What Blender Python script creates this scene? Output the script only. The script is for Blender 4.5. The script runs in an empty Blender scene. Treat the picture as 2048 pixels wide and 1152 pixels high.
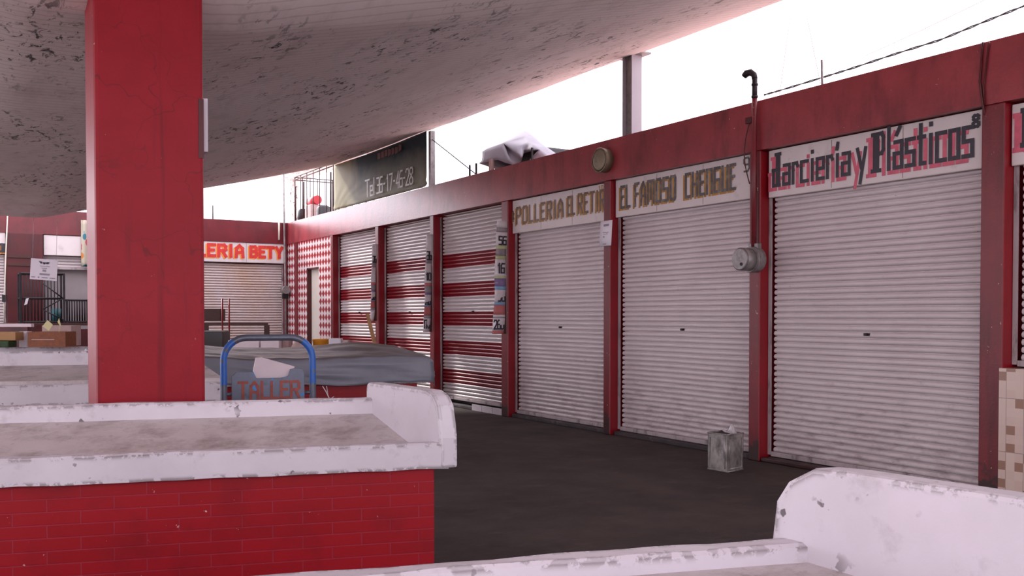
import bpy, bmesh, math, random
from mathutils import Vector, noise as mnoise

# ------------------------------------------------------------------ camera, sky, exposure
SC = bpy.context.scene
COL = SC.collection
F = 1879.0                      # focal length in pixels of a 2048 px wide frame
YAW = math.radians(31.71)
PITCH = math.radians(-1.2)
SHIFT = 93.4 / 2048.0
EYE = Vector((0, 0, 1.45))
cam_d = bpy.data.cameras.new('camera')
cam_d.sensor_width = 36.0
cam_d.lens = F * 36.0 / 2048.0
cam_d.shift_y = SHIFT
cam_d.clip_end = 500
cam = bpy.data.objects.new('camera', cam_d)
cam.location = EYE
cam.rotation_euler = (math.pi / 2 + PITCH, 0, -YAW)
COL.objects.link(cam)
SC.camera = cam
SC.view_settings.view_transform = 'Standard'
SC.view_settings.look = 'None'
SC.view_settings.gamma = 1.0
SC.view_settings.use_curve_mapping = False
SC.view_settings.exposure = 0.0
W = bpy.data.worlds.new('sky')
SC.world = W
W.use_nodes = True
bg = W.node_tree.nodes['Background']
# bright hazy sky, brightest around the veiled sun low over the back row
SUN_DIR = (-.33, .92, .22)
SKY, GLOW = 3.15, 8.0
_t = W.node_tree
_tc = _t.nodes.new('ShaderNodeTexCoord')
_nm = _t.nodes.new('ShaderNodeVectorMath'); _nm.operation = 'NORMALIZE'; _t.links.new(_tc.outputs['Generated'], _nm.inputs[0])
_dt = _t.nodes.new('ShaderNodeVectorMath'); _dt.operation = 'DOT_PRODUCT'; _t.links.new(_nm.outputs[0], _dt.inputs[0])
_l = math.sqrt(sum(v * v for v in SUN_DIR)); _dt.inputs[1].default_value = tuple(v / _l for v in SUN_DIR)
_mx = _t.nodes.new('ShaderNodeMath'); _mx.operation = 'MAXIMUM'; _mx.inputs[1].default_value = 0; _t.links.new(_dt.outputs['Value'], _mx.inputs[0])
_pw = _t.nodes.new('ShaderNodeMath'); _pw.operation = 'POWER'; _pw.inputs[1].default_value = 26; _t.links.new(_mx.outputs[0], _pw.inputs[0])
_ml = _t.nodes.new('ShaderNodeMath'); _ml.operation = 'MULTIPLY_ADD'; _ml.inputs[1].default_value = GLOW; _ml.inputs[2].default_value = SKY
_t.links.new(_pw.outputs[0], _ml.inputs[0]); _t.links.new(_ml.outputs[0], bg.inputs[1])
bg.inputs[0].default_value = (0.985, 0.925, 1.02, 1)
sun_d = bpy.data.lights.new('sun', 'SUN'); sun_d.energy = 5.0; sun_d.angle = math.radians(6); sun_d.color = (1, .95, .92)
sun = bpy.data.objects.new('sun', sun_d); COL.objects.link(sun)
sun.rotation_euler = Vector((.29, -.93, -.66)).to_track_quat('-Z', 'Y').to_euler()

# ------------------------------------------------------------------ picture helpers
cy, sy, cp, sp = math.cos(YAW), math.sin(YAW), math.cos(PITCH), math.sin(PITCH)
RT = Vector((cy, -sy, 0)); FW = Vector((sy * cp, cy * cp, sp)); UP = Vector((-sy * sp, -cy * sp, cp))
def ray(x, y):
    return RT * ((x - 1024) / F) + UP * ((576 - y) / F + SHIFT * 2048 / F) + FW
def hit(x, y, ax, v):           # where the sight line through a pixel meets a plane of the place
    d = ray(x, y)
    return EYE + d * ((v - EYE[ax]) / d[ax])
def at(x, y, Z):                # a point Z metres deep along a sight line
    return EYE + ray(x, y) * Z
XW = 6.94                       # face of the right-hand row of shops
YB = 21.0                       # face of the back row of shops
def wy(x, X=XW): return hit(x, 629.6, 0, X).y
def wz(x, y, X=XW): return hit(x, y, 0, X).z
def bx(x, Y=YB): return hit(x, 629.6, 1, Y).x
def bz(x, y, Y=YB): return hit(x, y, 1, Y).z
def floor_at(x, y): return hit(x, y, 2, 0.0)
R = random.Random(7)
def V(*a): return Vector(a)

# ------------------------------------------------------------------ materials
def lin(c):
    if isinstance(c, str):
        c = [int(c[i:i + 2], 16) / 255 for i in (0, 2, 4)]
        c = [v / 12.92 if v <= .04045 else ((v + .055) / 1.055) ** 2.4 for v in c]
    return (c[0], c[1], c[2], 1)
class NT:
    def __init__(s, name):
        s.m = bpy.data.materials.new(name); s.m.use_nodes = True
        s.t = s.m.node_tree; s.p = s.t.nodes['Principled BSDF']
        s.out = s.t.nodes['Material Output']
        tc = s.t.nodes.new('ShaderNodeTexCoord'); s.co = tc.outputs['Object']
    def n(s, kind, **kw):
        nd = s.t.nodes.new(kind)
        for k, v in kw.items():
            if hasattr(nd, k): setattr(nd, k, v)
        return nd
    def link(s, a, b): s.t.links.new(a, b)
    def mapped(s, scale=(1, 1, 1), loc=(0, 0, 0), rot=(0, 0, 0)):
        mp = s.n('ShaderNodeMapping'); mp.inputs['Scale'].default_value = scale
        mp.inputs['Location'].default_value = loc; mp.inputs['Rotation'].default_value = rot
        s.link(s.co, mp.inputs['Vector']); return mp.outputs[0]
    def noise(s, scale, detail=5, vec=None, rough=.6, dist=0):
        nd = s.n('ShaderNodeTexNoise'); nd.inputs['Scale'].default_value = scale
        nd.inputs['Detail'].default_value = detail; nd.inputs['Roughness'].default_value = rough
        nd.inputs['Distortion'].default_value = dist
        s.link(vec if vec else s.co, nd.inputs['Vector']); return nd.outputs['Fac']
    def ramp(s, fac, lo, hi, a=(0, 0, 0, 1), b=(1, 1, 1, 1)):
        r = s.n('ShaderNodeValToRGB'); e = r.color_ramp.elements
        e[0].position = lo; e[0].color = a; e[1].position = hi; e[1].color = b
        s.link(fac, r.inputs[0]); return r.outputs[0]
    def mix(s, fac, a, b, kind='MIX'):
        m = s.n('ShaderNodeMix'); m.data_type = 'RGBA'; m.blend_type = kind
        for sock, v in ((m.inputs[0], fac), (m.inputs[6], a), (m.inputs[7], b)):
            if hasattr(v, 'is_linked') or hasattr(v, 'links'): s.link(v, sock)
            elif isinstance(v, (int, float)): sock.default_value = v
            else: sock.default_value = v
        return m.outputs[2]
    def math(s, op, a, b=None):
        m = s.n('ShaderNodeMath', operation=op)
        for i, v in enumerate((a, b)):
            if v is None: continue
            if isinstance(v, (int, float)): m.inputs[i].default_value = v
            else: s.link(v, m.inputs[i])
        return m.outputs[0]
    def sep(s, vec=None):
        x = s.n('ShaderNodeSeparateXYZ'); s.link(vec if vec else s.co, x.inputs[0]); return x.outputs
    def bump(s, h, strength=.3, dist=.01):
        b = s.n('ShaderNodeBump'); b.inputs['Strength'].default_value = strength
        b.inputs['Distance'].default_value = dist; s.link(h, b.inputs['Height'])
        s.link(b.outputs[0], s.p.inputs['Normal'])
    def finish(s, col, rough=.5, metal=0, spec=None):
        if isinstance(col, tuple): s.p.inputs['Base Color'].default_value = col
        else: s.link(col, s.p.inputs['Base Color'])
        if isinstance(rough, (int, float)): s.p.inputs['Roughness'].default_value = rough
        else: s.link(rough, s.p.inputs['Roughness'])
        s.p.inputs['Metallic'].default_value = metal
        if spec is not None: s.p.inputs['Specular IOR Level'].default_value = spec
        return s.m

def paint(name, col, rough=.5, metal=0, var=.12, vs=2.5, dirt=None, chip=None, bump=.15, bs=60, spec=None):
    """worn paint: soft tone variation, dirt=(colour, lo, hi, scale, stretch), chip=(colour, threshold, scale)"""
    t = NT(name); c = lin(col)
    dark = tuple(v * (1 - var) for v in c[:3]) + (1,)
    lite = tuple(min(1, v * (1 + var)) for v in c[:3]) + (1,)
    out = t.ramp(t.noise(vs, 6), .3, .7, dark, lite)
    if dirt:
        dc, lo, hi, ds, st = dirt
        out = t.mix(t.ramp(t.noise(ds, 7, t.mapped(st), .65), lo, hi), out, lin(dc))
    if chip:
        cc, th, cs = chip
        k = t.ramp(t.noise(cs, 3, None, .55), th, th + .02)
        k2 = t.ramp(t.noise(cs * .17, 2, t.mapped((1, 1, 1), (5, 3, 1))), .5, .56)
        out = t.mix(t.math('MULTIPLY', k, k2), out, lin(cc))
    if bump: t.bump(t.noise(bs, 4), bump, .004)
    return t.finish(out, rough, metal, spec)

M = {}
RED = '8f1424'
M['red'] = paint('dusty red wall paint', '6d1d25', .42, var=.2, vs=2, dirt=('3a1216', .52, .8, 6, (1, 1, .12)), chip=('c9a8a4', .70, 26), bump=.35, bs=45)
def foot_grime(m, top=.42):
    t = NT.__new__(NT); t.m = m; t.t = m.node_tree; t.p = t.t.nodes['Principled BSDF']
    t.co = next(n for n in t.t.nodes if n.bl_idname == 'ShaderNodeTexCoord').outputs['Object']
    src = t.p.inputs['Base Color'].links[0].from_socket
    mr = t.n('ShaderNodeMapRange'); mr.inputs[1].default_value = 0; mr.inputs[2].default_value = top
    mr.inputs[3].default_value = .28; mr.inputs[4].default_value = -.25; t.link(t.sep()[2], mr.inputs[0])
    k = t.ramp(t.math('ADD', t.noise(9, 6, None, .7), mr.outputs[0]), .5, .62)      # mud splashed up from the wet floor
    t.link(t.mix(t.math('MULTIPLY', k, .85), src, lin('241b1b')), t.p.inputs['Base Color'])
foot_grime(M['red'])
M['red_fascia'] = paint('red fascia paint', '8f383e', .33, var=.22, vs=2.2, dirt=('4a1c20', .48, .85, 4, (1, 1, .35)), chip=('c0a09a', .72, 30), bump=.4, bs=30)
M['red_back'] = paint('dull red fascia paint', '651620', .35, var=.25, vs=2, dirt=('3c1115', .5, .8, 4, (1, 1, .5)), bump=.3, bs=30)  # shade under the roof shell is put into this darker red
M['roof_red'] = paint('terracotta roof sealant', 'c6a8a0', .8, var=.1)
M['ground'] = paint('pale worn concrete paving', 'b5aaa6', .85, var=.12, vs=1)
M['red_reveal'] = paint('fresh red paint', '820b19', .38, var=.15, vs=3, bump=.2)
M['red_dark'] = paint('dull dark red paint', '4c0c13', .5, var=.2, vs=2, dirt=('2a0a0e', .5, .8, 4, (1, 1, .3)))  # dark red, deepened further to put back-row shade into the colour
def white_counter():
    t = NT('white masonry paint, worn at the edges')
    c = t.ramp(t.noise(3, 6), .3, .7, lin('c6bec6'), lin('d1c9d1'))
    c = t.mix(t.ramp(t.noise(5, 7, None, .65), .58, .85), c, lin('9b9092'))
    k = t.math('MULTIPLY', t.ramp(t.noise(17, 3, None, .5), .64, .66), t.ramp(t.noise(3.4, 2, t.mapped((1, 1, 1), (5, 3, 1))), .5, .56))
    c = t.mix(k, c, lin('6a6266'))
    bv = t.n('ShaderNodeBevel'); bv.samples = 6; bv.inputs['Radius'].default_value = .035
    ge = t.n('ShaderNodeNewGeometry'); dp = t.n('ShaderNodeVectorMath', operation='DOT_PRODUCT')
    t.link(bv.outputs[0], dp.inputs[0]); t.link(ge.outputs['True Normal'], dp.inputs[1])
    e = t.ramp(t.math('SUBTRACT', 1.0, dp.outputs['Value']), .006, .05)
    w = t.ramp(t.noise(12, 6, None, .7), .49, .53)
    c = t.mix(t.math('MULTIPLY', e, w), c, lin('7b7274'))
    t.bump(t.noise(25, 4), .25, .004)
    return t.finish(c, .42)
M['white_counter'] = white_counter()
def tray_mat():
    t = NT('dirty white counter top')
    base = t.ramp(t.noise(2.2, 7), .3, .7, lin('b5aaaa'), lin('c9bfc0'))
    d1 = t.ramp(t.noise(3.6, 10, t.mapped((1, 1.5, 1), (0, 0, 0), (0, 0, .4)), .72), .47, .72)
    c = t.mix(t.math('MULTIPLY', d1, .75), base, lin('6c5a54'))
    d2 = t.ramp(t.noise(17, 6, None, .7), .58, .72)
    c = t.mix(t.math('MULTIPLY', d2, .5), c, lin('7c6a62'))
    t.bump(t.noise(50, 4), .2, .003)
    return t.finish(c, .5)
M['tray'] = tray_mat()
def brick_mat(L):
    t = NT('red painted brick')
    dp = t.n('ShaderNodeVectorMath', operation='DOT_PRODUCT'); dp.inputs[1].default_value = L
    t.link(t.co, dp.inputs[0])
    cb = t.n('ShaderNodeCombineXYZ'); t.link(dp.outputs['Value'], cb.inputs[0]); t.link(t.sep()[2], cb.inputs[1])
    br = t.n('ShaderNodeTexBrick')
    br.inputs['Scale'].default_value = 1; br.inputs['Mortar Size'].default_value = .0035
    br.inputs['Mortar Smooth'].default_value = .4
    br.inputs['Brick Width'].default_value = .30; br.inputs['Row Height'].default_value = .063
    br.inputs['Color1'].default_value = lin('980d1c'); br.inputs['Color2'].default_value = lin('900b18')
    br.inputs['Mortar'].default_value = lin('962838')
    t.link(cb.outputs[0], br.inputs['Vector'])
    c = t.mix(t.ramp(t.noise(3, 6), .5, .8), br.outputs['Color'], lin('7a0d1a'))
    k = t.math('MULTIPLY', t.ramp(t.noise(34, 3), .70, .72), t.ramp(t.noise(5, 2), .5, .56))
    c = t.mix(k, c, lin('c9a0a0'))
    h = t.math('SUBTRACT', t.math('MULTIPLY', t.noise(40, 4), .25), br.outputs['Fac'])
    t.bump(h, .5, .006)
    return t.finish(c, .45, spec=.3)
def shutter_mat(name, white='d2c6c8', red=None, band=.5, zoff=0, duty=.5, rough=.35, seed=0):
    t = NT(name)
    c = t.ramp(t.noise(1.6, 6, t.mapped((1, 1, .5), (seed, seed, 0))), .3, .7, lin(white), lin('c3b6b8'))
    s = t.sep()
    if red:
        ph = t.math('FRACT', t.math('MULTIPLY', t.math('ADD', s[2], zoff), 1 / band))
        k = t.math('LESS_THAN', ph, duty)
        top = t.math('LESS_THAN', s[2], 2.55)
        c = t.mix(t.math('MULTIPLY', k, top), c, lin(red))
    # grime rises from the foot of the shutter and clings to the folds
    d = t.noise(4.5, 8, t.mapped((1, 1, 3), (seed * 2, 0, seed)), .7)
    foot = t.n('ShaderNodeMapRange'); foot.inputs[1].default_value = 0; foot.inputs[2].default_value = 1.1
    foot.inputs[3].default_value = .12; foot.inputs[4].default_value = -.05
    t.link(s[2], foot.inputs[0])
    g = t.ramp(t.math('ADD', d, foot.outputs[0]), .56, .85)
    c = t.mix(t.math('MULTIPLY', g, .7), c, lin('63504b'))
    k = t.math('MULTIPLY', t.ramp(t.noise(22, 4, t.mapped((1, 1, 2.5))), .70, .73), t.ramp(t.noise(2, 2), .5, .6))
    c = t.mix(k, c, lin('4c3c38'))
    t.bump(t.noise(35, 3), .12, .004)
    return t.finish(c, rough)
M['shutter_white'] = shutter_mat('white shutter enamel', seed=1)
M['shutter_near'] = shutter_mat('white shutter enamel, dull', 'cfc4c6', rough=.5, seed=5)
M['shutter_cream'] = shutter_mat('cream shutter enamel', 'bfa698', rough=.55, seed=3)
M['shutter_striped'] = shutter_mat('red and white striped enamel', 'c4b9b9', '7d1420', .46, .10, .48, .28, 2)
M['guide'] = paint('pale guide rail paint', 'a79a9c', .5, dirt=('3b2e2e', .5, .7, 8, (1, 1, .3)))
M['sign_white'] = paint('white sign panel', 'cfc4c4', .4, var=.05, dirt=('8f8180', .6, .9, 4, (1, 1, 1)), bump=.05)
M['black_paint'] = paint('black sign paint', '2a2630', .45, var=.3, vs=20, bump=0)
M['pink_paint'] = paint('rose sign paint', 'c2586c', .5, var=.2, vs=12, bump=0)
M['slate_paint'] = paint('faded slate sign paint', '4f4a4c', .5, var=.3, vs=15, dirt=('9a8c80', .5, .8, 14, (1, 1, 1)), bump=0)
M['gold_paint'] = paint('ochre sign paint', 'a5762c', .5, var=.25, vs=15, bump=0)
M['brown_paint'] = paint('faded brown sign paint', '6b5240', .5, var=.3, vs=15, bump=0)
M['scarlet_paint'] = paint('scarlet sign paint', 'c8342e', .5, var=.15, vs=12, bump=0)
M['orange_paint'] = paint('orange sign paint', 'e08a3a', .5, var=.1, bump=0)
M['seam'] = paint('sign seam', '7f7474', .6, bump=0)
M['grey_metal'] = paint('weathered grey metal', '8b8585', .45, .4, var=.2, vs=10, dirt=('5a504c', .5, .8, 12, (1, 1, 1)), bump=.1)
M['dark_metal'] = paint('dark iron', '2e292c', .55, .5, var=.3, vs=10, bump=.1)
M['rust_metal'] = paint('rusty reinforcing steel', '3d2c2e', .7, .3, var=.3, vs=15, bump=.2)
M['tin'] = paint('dirty tinplate', 'a8a29f', .35, .45, var=.2, vs=8, dirt=('3d3734', .42, .72, 9, (1, 1, .6)), bump=.15, bs=30)
M['brass'] = paint('dull brass', '857a66', .5, .5, var=.2, vs=8, dirt=('54493a', .5, .8, 7, (1, 1, 1)), bump=.1)
M['blue_paint'] = paint('blue enamel', '2a62b4', .4, var=.15, vs=8, chip=('5d626c', .6, 18), bump=.1)
M['slate_metal'] = paint('worn slate tube', '5f6472', .4, .3, var=.2, vs=14, chip=('2a62b4', .66, 16), bump=.1)
M['cart_plate'] = paint('worn slate sheet metal', '646a7b', .42, .2, var=.15, vs=6, dirt=('2f3440', .55, .8, 8, (1, 1, 1)), chip=('2f7fc4', .6, 12), bump=.1)
M['rust_paint'] = paint('rust red lettering', '94483e', .6, var=.25, vs=18, bump=0)
M['foam'] = paint('white foam', 'dccdd2', .7, var=.03, vs=8, bump=.2, bs=120)
M['wood'] = None
def wood(name, a, b, axis=0):
    t = NT(name)
    st = [9, 9, 9]; st[axis] = .9
    c = t.ramp(t.noise(3, 6, t.mapped(tuple(st))), .3, .7, lin(a), lin(b))
    t.bump(t.noise(30, 4), .15, .003)
    return t.finish(c, .6)
M['wood'] = wood('orange brown timber', '8a4a24', '6f3818', 0)
M['wood_pale'] = wood('pale timber', 'a9805a', '8a6244', 2)
M['wood_dark'] = wood('dark red brown timber', '4a221c', '351612', 0)
M['cardboard'] = paint('cardboard', 'a88058', .8, var=.1)
M['tarp_grey'] = None
def tarp(name, a, b, rough, trans=0.0, dust='8f827c'):
    t = NT(name)
    c = t.ramp(t.noise(1.8, 7), .3, .7, lin(a), lin(b))
    n_ = t.n('ShaderNodeNewGeometry'); nz = t.sep(n_.outputs['Normal'])[2]
    up = t.math('MULTIPLY', t.ramp(nz, .45, .8), t.ramp(t.noise(2.5, 7), .1, .5))
    c = t.mix(t.math('MULTIPLY', up, .9), c, lin(dust))       # settled dust lies on the level top
    t.bump(t.noise(14, 5), .25, .01)
    if trans:
        t.p.inputs['Transmission Weight'].default_value = 0
    return t.finish(c, rough)
M['tarp_grey'] = tarp('grey tarpaulin', '70727f', '82848f', .42, dust='5b5250')
M['tarp_pale'] = tarp('pale grey tarpaulin', '85818c', '99949f', .6, dust='8d8994')
M['plastic_bag'] = paint('clear plastic', 'b9b4b8', .2, var=.2, vs=14)
M['black_plastic'] = paint('black plastic', '1d1a1d', .35, var=.2, bump=.1)
M['teal'] = paint('teal plastic', '23565c', .45)
M['yellow_plastic'] = paint('amber plastic', 'd08a1c', .4)
M['green'] = paint('dark green cloth', '27401f', .7, var=.4, vs=12)
M['paper'] = paint('white paper', 'd9d2dc', .7, var=.02, bump=0)
M['ink'] = paint('grey print', '8d8894', .7, bump=0)
M['ink_dark'] = paint('dark print', '3a3648', .7, bump=0)
M['note'] = paint('pale yellow paper', 'cfc896', .7, var=.05)
M['door_cream'] = paint('cream door paint', 'd3cbc0', .45, var=.05)
M['tile_white'] = paint('white glazed tile', 'c9c0c6', .25, var=.06, dirt=('7a6e6c', .6, .85, 6, (1, 1, 1)))
M['dark_concrete'] = paint('dark mottled concrete', '393033', .8, var=.4, vs=6, dirt=('6a5f5e', .55, .75, 9, (1, 1, 1)), bump=.5, bs=20)
M['inside'] = paint('grey plaster', '8f8587', .8, var=.1)
M['white_tube'] = paint('white conduit', 'd5cdbf', .5)
M['pinkish'] = paint('pinkish box board', 'b89c98', .7, var=.1, vs=8, dirt=('8f7a76', .5, .8, 8, (1, 1, 1)))
M['red_plastic'] = paint('red plastic', 'b5202e', .4)
M['cable'] = paint('black cable', '2c2730', .6, bump=0)
M['twine'] = paint('pale twine', 'b9b2b8', .7, bump=0)

def concrete_roof():
    t = NT('stained roof concrete')
    c = t.ramp(t.noise(.55, 6), .3, .7, lin('eadcd9'), lin('f2e6e5'))
    # board marks of the formwork
    wv = t.n('ShaderNodeTexWave', wave_type='BANDS', bands_direction='Y')
    wv.inputs['Scale'].default_value = 3.2; wv.inputs['Distortion'].default_value = .8
    wv.inputs['Detail'].default_value = 2; wv.inputs['Detail Scale'].default_value = 2
    t.link(t.mapped((1, 1, 1), (0, 0, 0), (0, 0, .12)), wv.inputs['Vector'])
    c = t.mix(t.math('MULTIPLY', t.ramp(wv.outputs['Fac'], .0, .12, (1, 1, 1, 1), (0, 0, 0, 1)), .3), c, lin('a08a88'))
    # clumps of mould and flaking plaster
    cl = t.ramp(t.noise(.75, 3, t.mapped((1.4, .8, 1)), .6), .44, .60)
    bl = t.ramp(t.noise(7.5, 8, t.mapped((1.7, .75, 1), (3, 1, 0), (0, 0, .35)), .72, .6), .55, .60)
    k = t.math('MULTIPLY', bl, cl)
    c = t.mix(t.math('MULTIPLY', k, .93), c, lin('1f1816'))
    soft = t.ramp(t.noise(2.2, 8, t.mapped((1.6, .7, 1), (9, 2, 0)), .7), .5, .75)
    c = t.mix(t.math('MULTIPLY', soft, .35), c, lin('8d7a76'))
    h = t.math('SUBTRACT', t.math('MULTIPLY', t.noise(2.5, 8), .6), t.math('MULTIPLY', k, 1.0))
    t.bump(h, .5, .03)
    return t.finish(c, .85)
M['roof'] = concrete_roof()
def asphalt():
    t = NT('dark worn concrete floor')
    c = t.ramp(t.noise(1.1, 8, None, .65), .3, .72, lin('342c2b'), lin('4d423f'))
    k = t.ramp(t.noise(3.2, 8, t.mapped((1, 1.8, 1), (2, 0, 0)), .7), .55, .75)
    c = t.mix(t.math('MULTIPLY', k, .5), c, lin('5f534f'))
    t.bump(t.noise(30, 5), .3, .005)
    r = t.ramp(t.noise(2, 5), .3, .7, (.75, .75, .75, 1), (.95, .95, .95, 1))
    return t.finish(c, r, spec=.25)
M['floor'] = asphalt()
def column_mat():
    t = NT('red column paint')
    c = t.ramp(t.noise(2.2, 7), .3, .7, lin('820918'), lin('901022'))
    st = t.ramp(t.noise(7, 5, t.mapped((1, 1, .05)), .6), .58, .70)
    c = t.mix(t.math('MULTIPLY', st, .7), c, lin('560b15'))
    cr = t.n('ShaderNodeTexVoronoi', feature='DISTANCE_TO_EDGE'); cr.inputs['Scale'].default_value = 2.6
    ad = t.n('ShaderNodeVectorMath', operation='ADD'); t.link(t.co, ad.inputs[0])
    nz = t.n('ShaderNodeTexNoise'); nz.inputs['Scale'].default_value = 5; t.link(t.co, nz.inputs['Vector'])
    sc_ = t.n('ShaderNodeVectorMath', operation='SCALE'); sc_.inputs['Scale'].default_value = .35
    t.link(nz.outputs['Color'], sc_.inputs[0]); t.link(sc_.outputs[0], ad.inputs[1]); t.link(ad.outputs[0], cr.inputs['Vector'])
    hi = t.ramp(t.sep()[2], .0, 1.0)
    k = t.math('MULTIPLY', t.ramp(cr.outputs['Distance'], .004, .012, (1, 1, 1, 1), (0, 0, 0, 1)), t.ramp(t.noise(1.3, 3), .45, .6))
    c = t.mix(t.math('MULTIPLY', k, .6), c, lin('5a1018'))
    ch = t.math('MULTIPLY', t.ramp(t.noise(24, 3), .72, .74), t.ramp(t.noise(3, 2), .5, .58))
    c = t.mix(ch, c, lin('c4b0ae'))
    t.bump(t.noise(60, 4), .2, .003)
    return t.finish(c, .42, spec=.2)
M['column'] = column_mat()
def diamonds():
    t = NT('red and white harlequin tile')
    s = t.sep(); a = .165
    def tri(v): return t.math('MULTIPLY', t.math('ABSOLUTE', t.math('SUBTRACT', t.math('FRACT', t.math('MULTIPLY', v, 1 / a)), .5)), 2)
    k = t.math('LESS_THAN', t.math('ADD', tri(s[1]), tri(s[2])), .98)
    c = t.mix(k, lin('d2c8c8'), lin('8e1522'))
    return t.finish(c, .3)
M['diamond'] = diamonds()
def dado():
    t = NT('cream tile with brown squares')
    s = t.sep(); q = .068
    cb = t.n('ShaderNodeCombineXYZ')
    t.link(t.math('FLOOR', t.math('MULTIPLY', s[1], 1 / q)), cb.inputs[0])
    t.link(t.math('FLOOR', t.math('MULTIPLY', s[2], 1 / q)), cb.inputs[1])
    wn = t.n('ShaderNodeTexWhiteNoise', noise_dimensions='2D'); t.link(cb.outputs[0], wn.inputs['Vector'])
    k = t.math('GREATER_THAN', wn.outputs['Value'], .78)
    base = t.ramp(wn.outputs['Value'], 0, .78, lin('c6ada2'), lin('cdb8ad'))
    c = t.mix(k, base, lin('93705f'))
    g1 = t.math('LESS_THAN', t.math('FRACT', t.math('MULTIPLY', s[1], 1 / (q * 2))), .03)
    g2 = t.math('LESS_THAN', t.math('FRACT', t.math('MULTIPLY', s[2], 1 / (q * 6))), .012)
    c = t.mix(t.math('MAXIMUM', g1, g2), c, lin('8d7d77'))
    return t.finish(c, .3)
M['dado'] = dado()
def banner_print():
    t = NT('weathered printed vinyl')
    g = t.n('ShaderNodeTexCoord').outputs['Generated']
    s = t.sep(g)
    n1 = t.noise(1.2, 4)
    v = t.math('ADD', t.math('MULTIPLY', s[2], 1.0), t.math('MULTIPLY', t.math('SUBTRACT', n1, .5), .7))
    c = t.ramp(v, .15, .8, lin('8d8c7a'), lin('353f45'))
    k = t.ramp(t.math('ADD', s[1], t.math('MULTIPLY', n1, .3)), .86, 1.1)
    c = t.mix(k, c, lin('958f72'))
    y = t.math('MULTIPLY', t.ramp(t.noise(2.4, 3, t.mapped((1, 1, .5), (0, 4, 0))), .6, .68), t.ramp(s[1], .7, .8))
    c = t.mix(t.math('MULTIPLY', y, .7), c, lin('b09a4a'))
    tr = t.n('ShaderNodeBsdfTranslucent'); t.link(c, tr.inputs[0])
    mx = t.n('ShaderNodeMixShader'); mx.inputs[0].default_value = .06
    m = t.finish(c, .6)
    t.link(t.p.outputs[0], mx.inputs[1]); t.link(tr.outputs[0], mx.inputs[2]); t.link(mx.outputs[0], t.out.inputs[0])
    return m
M['banner'] = banner_print()
M['banner'].node_tree.nodes['Principled BSDF'].inputs['Specular IOR Level'].default_value = .15
M['banner_text'] = paint('pale print', 'b9b6b0', .5, bump=0)
M['banner_red'] = paint('faded red print', '7c4a48', .5, bump=0)
def floral():
    t = NT('flowered cloth')
    v = t.n('ShaderNodeTexVoronoi'); v.inputs['Scale'].default_value = 6; t.link(t.co, v.inputs['Vector'])
    k = t.ramp(v.outputs['Distance'], .40, .46, (1, 1, 1, 1), (0, 0, 0, 1))
    hs = t.n('ShaderNodeSeparateColor'); t.link(v.outputs['Color'], hs.inputs[0])
    r = t.n('ShaderNodeValToRGB'); r.color_ramp.interpolation = 'CONSTANT'
    for i, (p_, c_) in enumerate([(0, '2e6d7e'), (.3, 'b0505a'), (.55, 'c07a3a'), (.8, '4a8a94')]):
        e = r.color_ramp.elements[i] if i < 2 else r.color_ramp.elements.new(p_)
        e.position = p_; e.color = lin(c_)
    t.link(hs.outputs[0], r.inputs[0])
    return t.finish(t.mix(k, lin('b3aa98'), r.outputs[0]), .7)
M['floral'] = floral()

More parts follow.
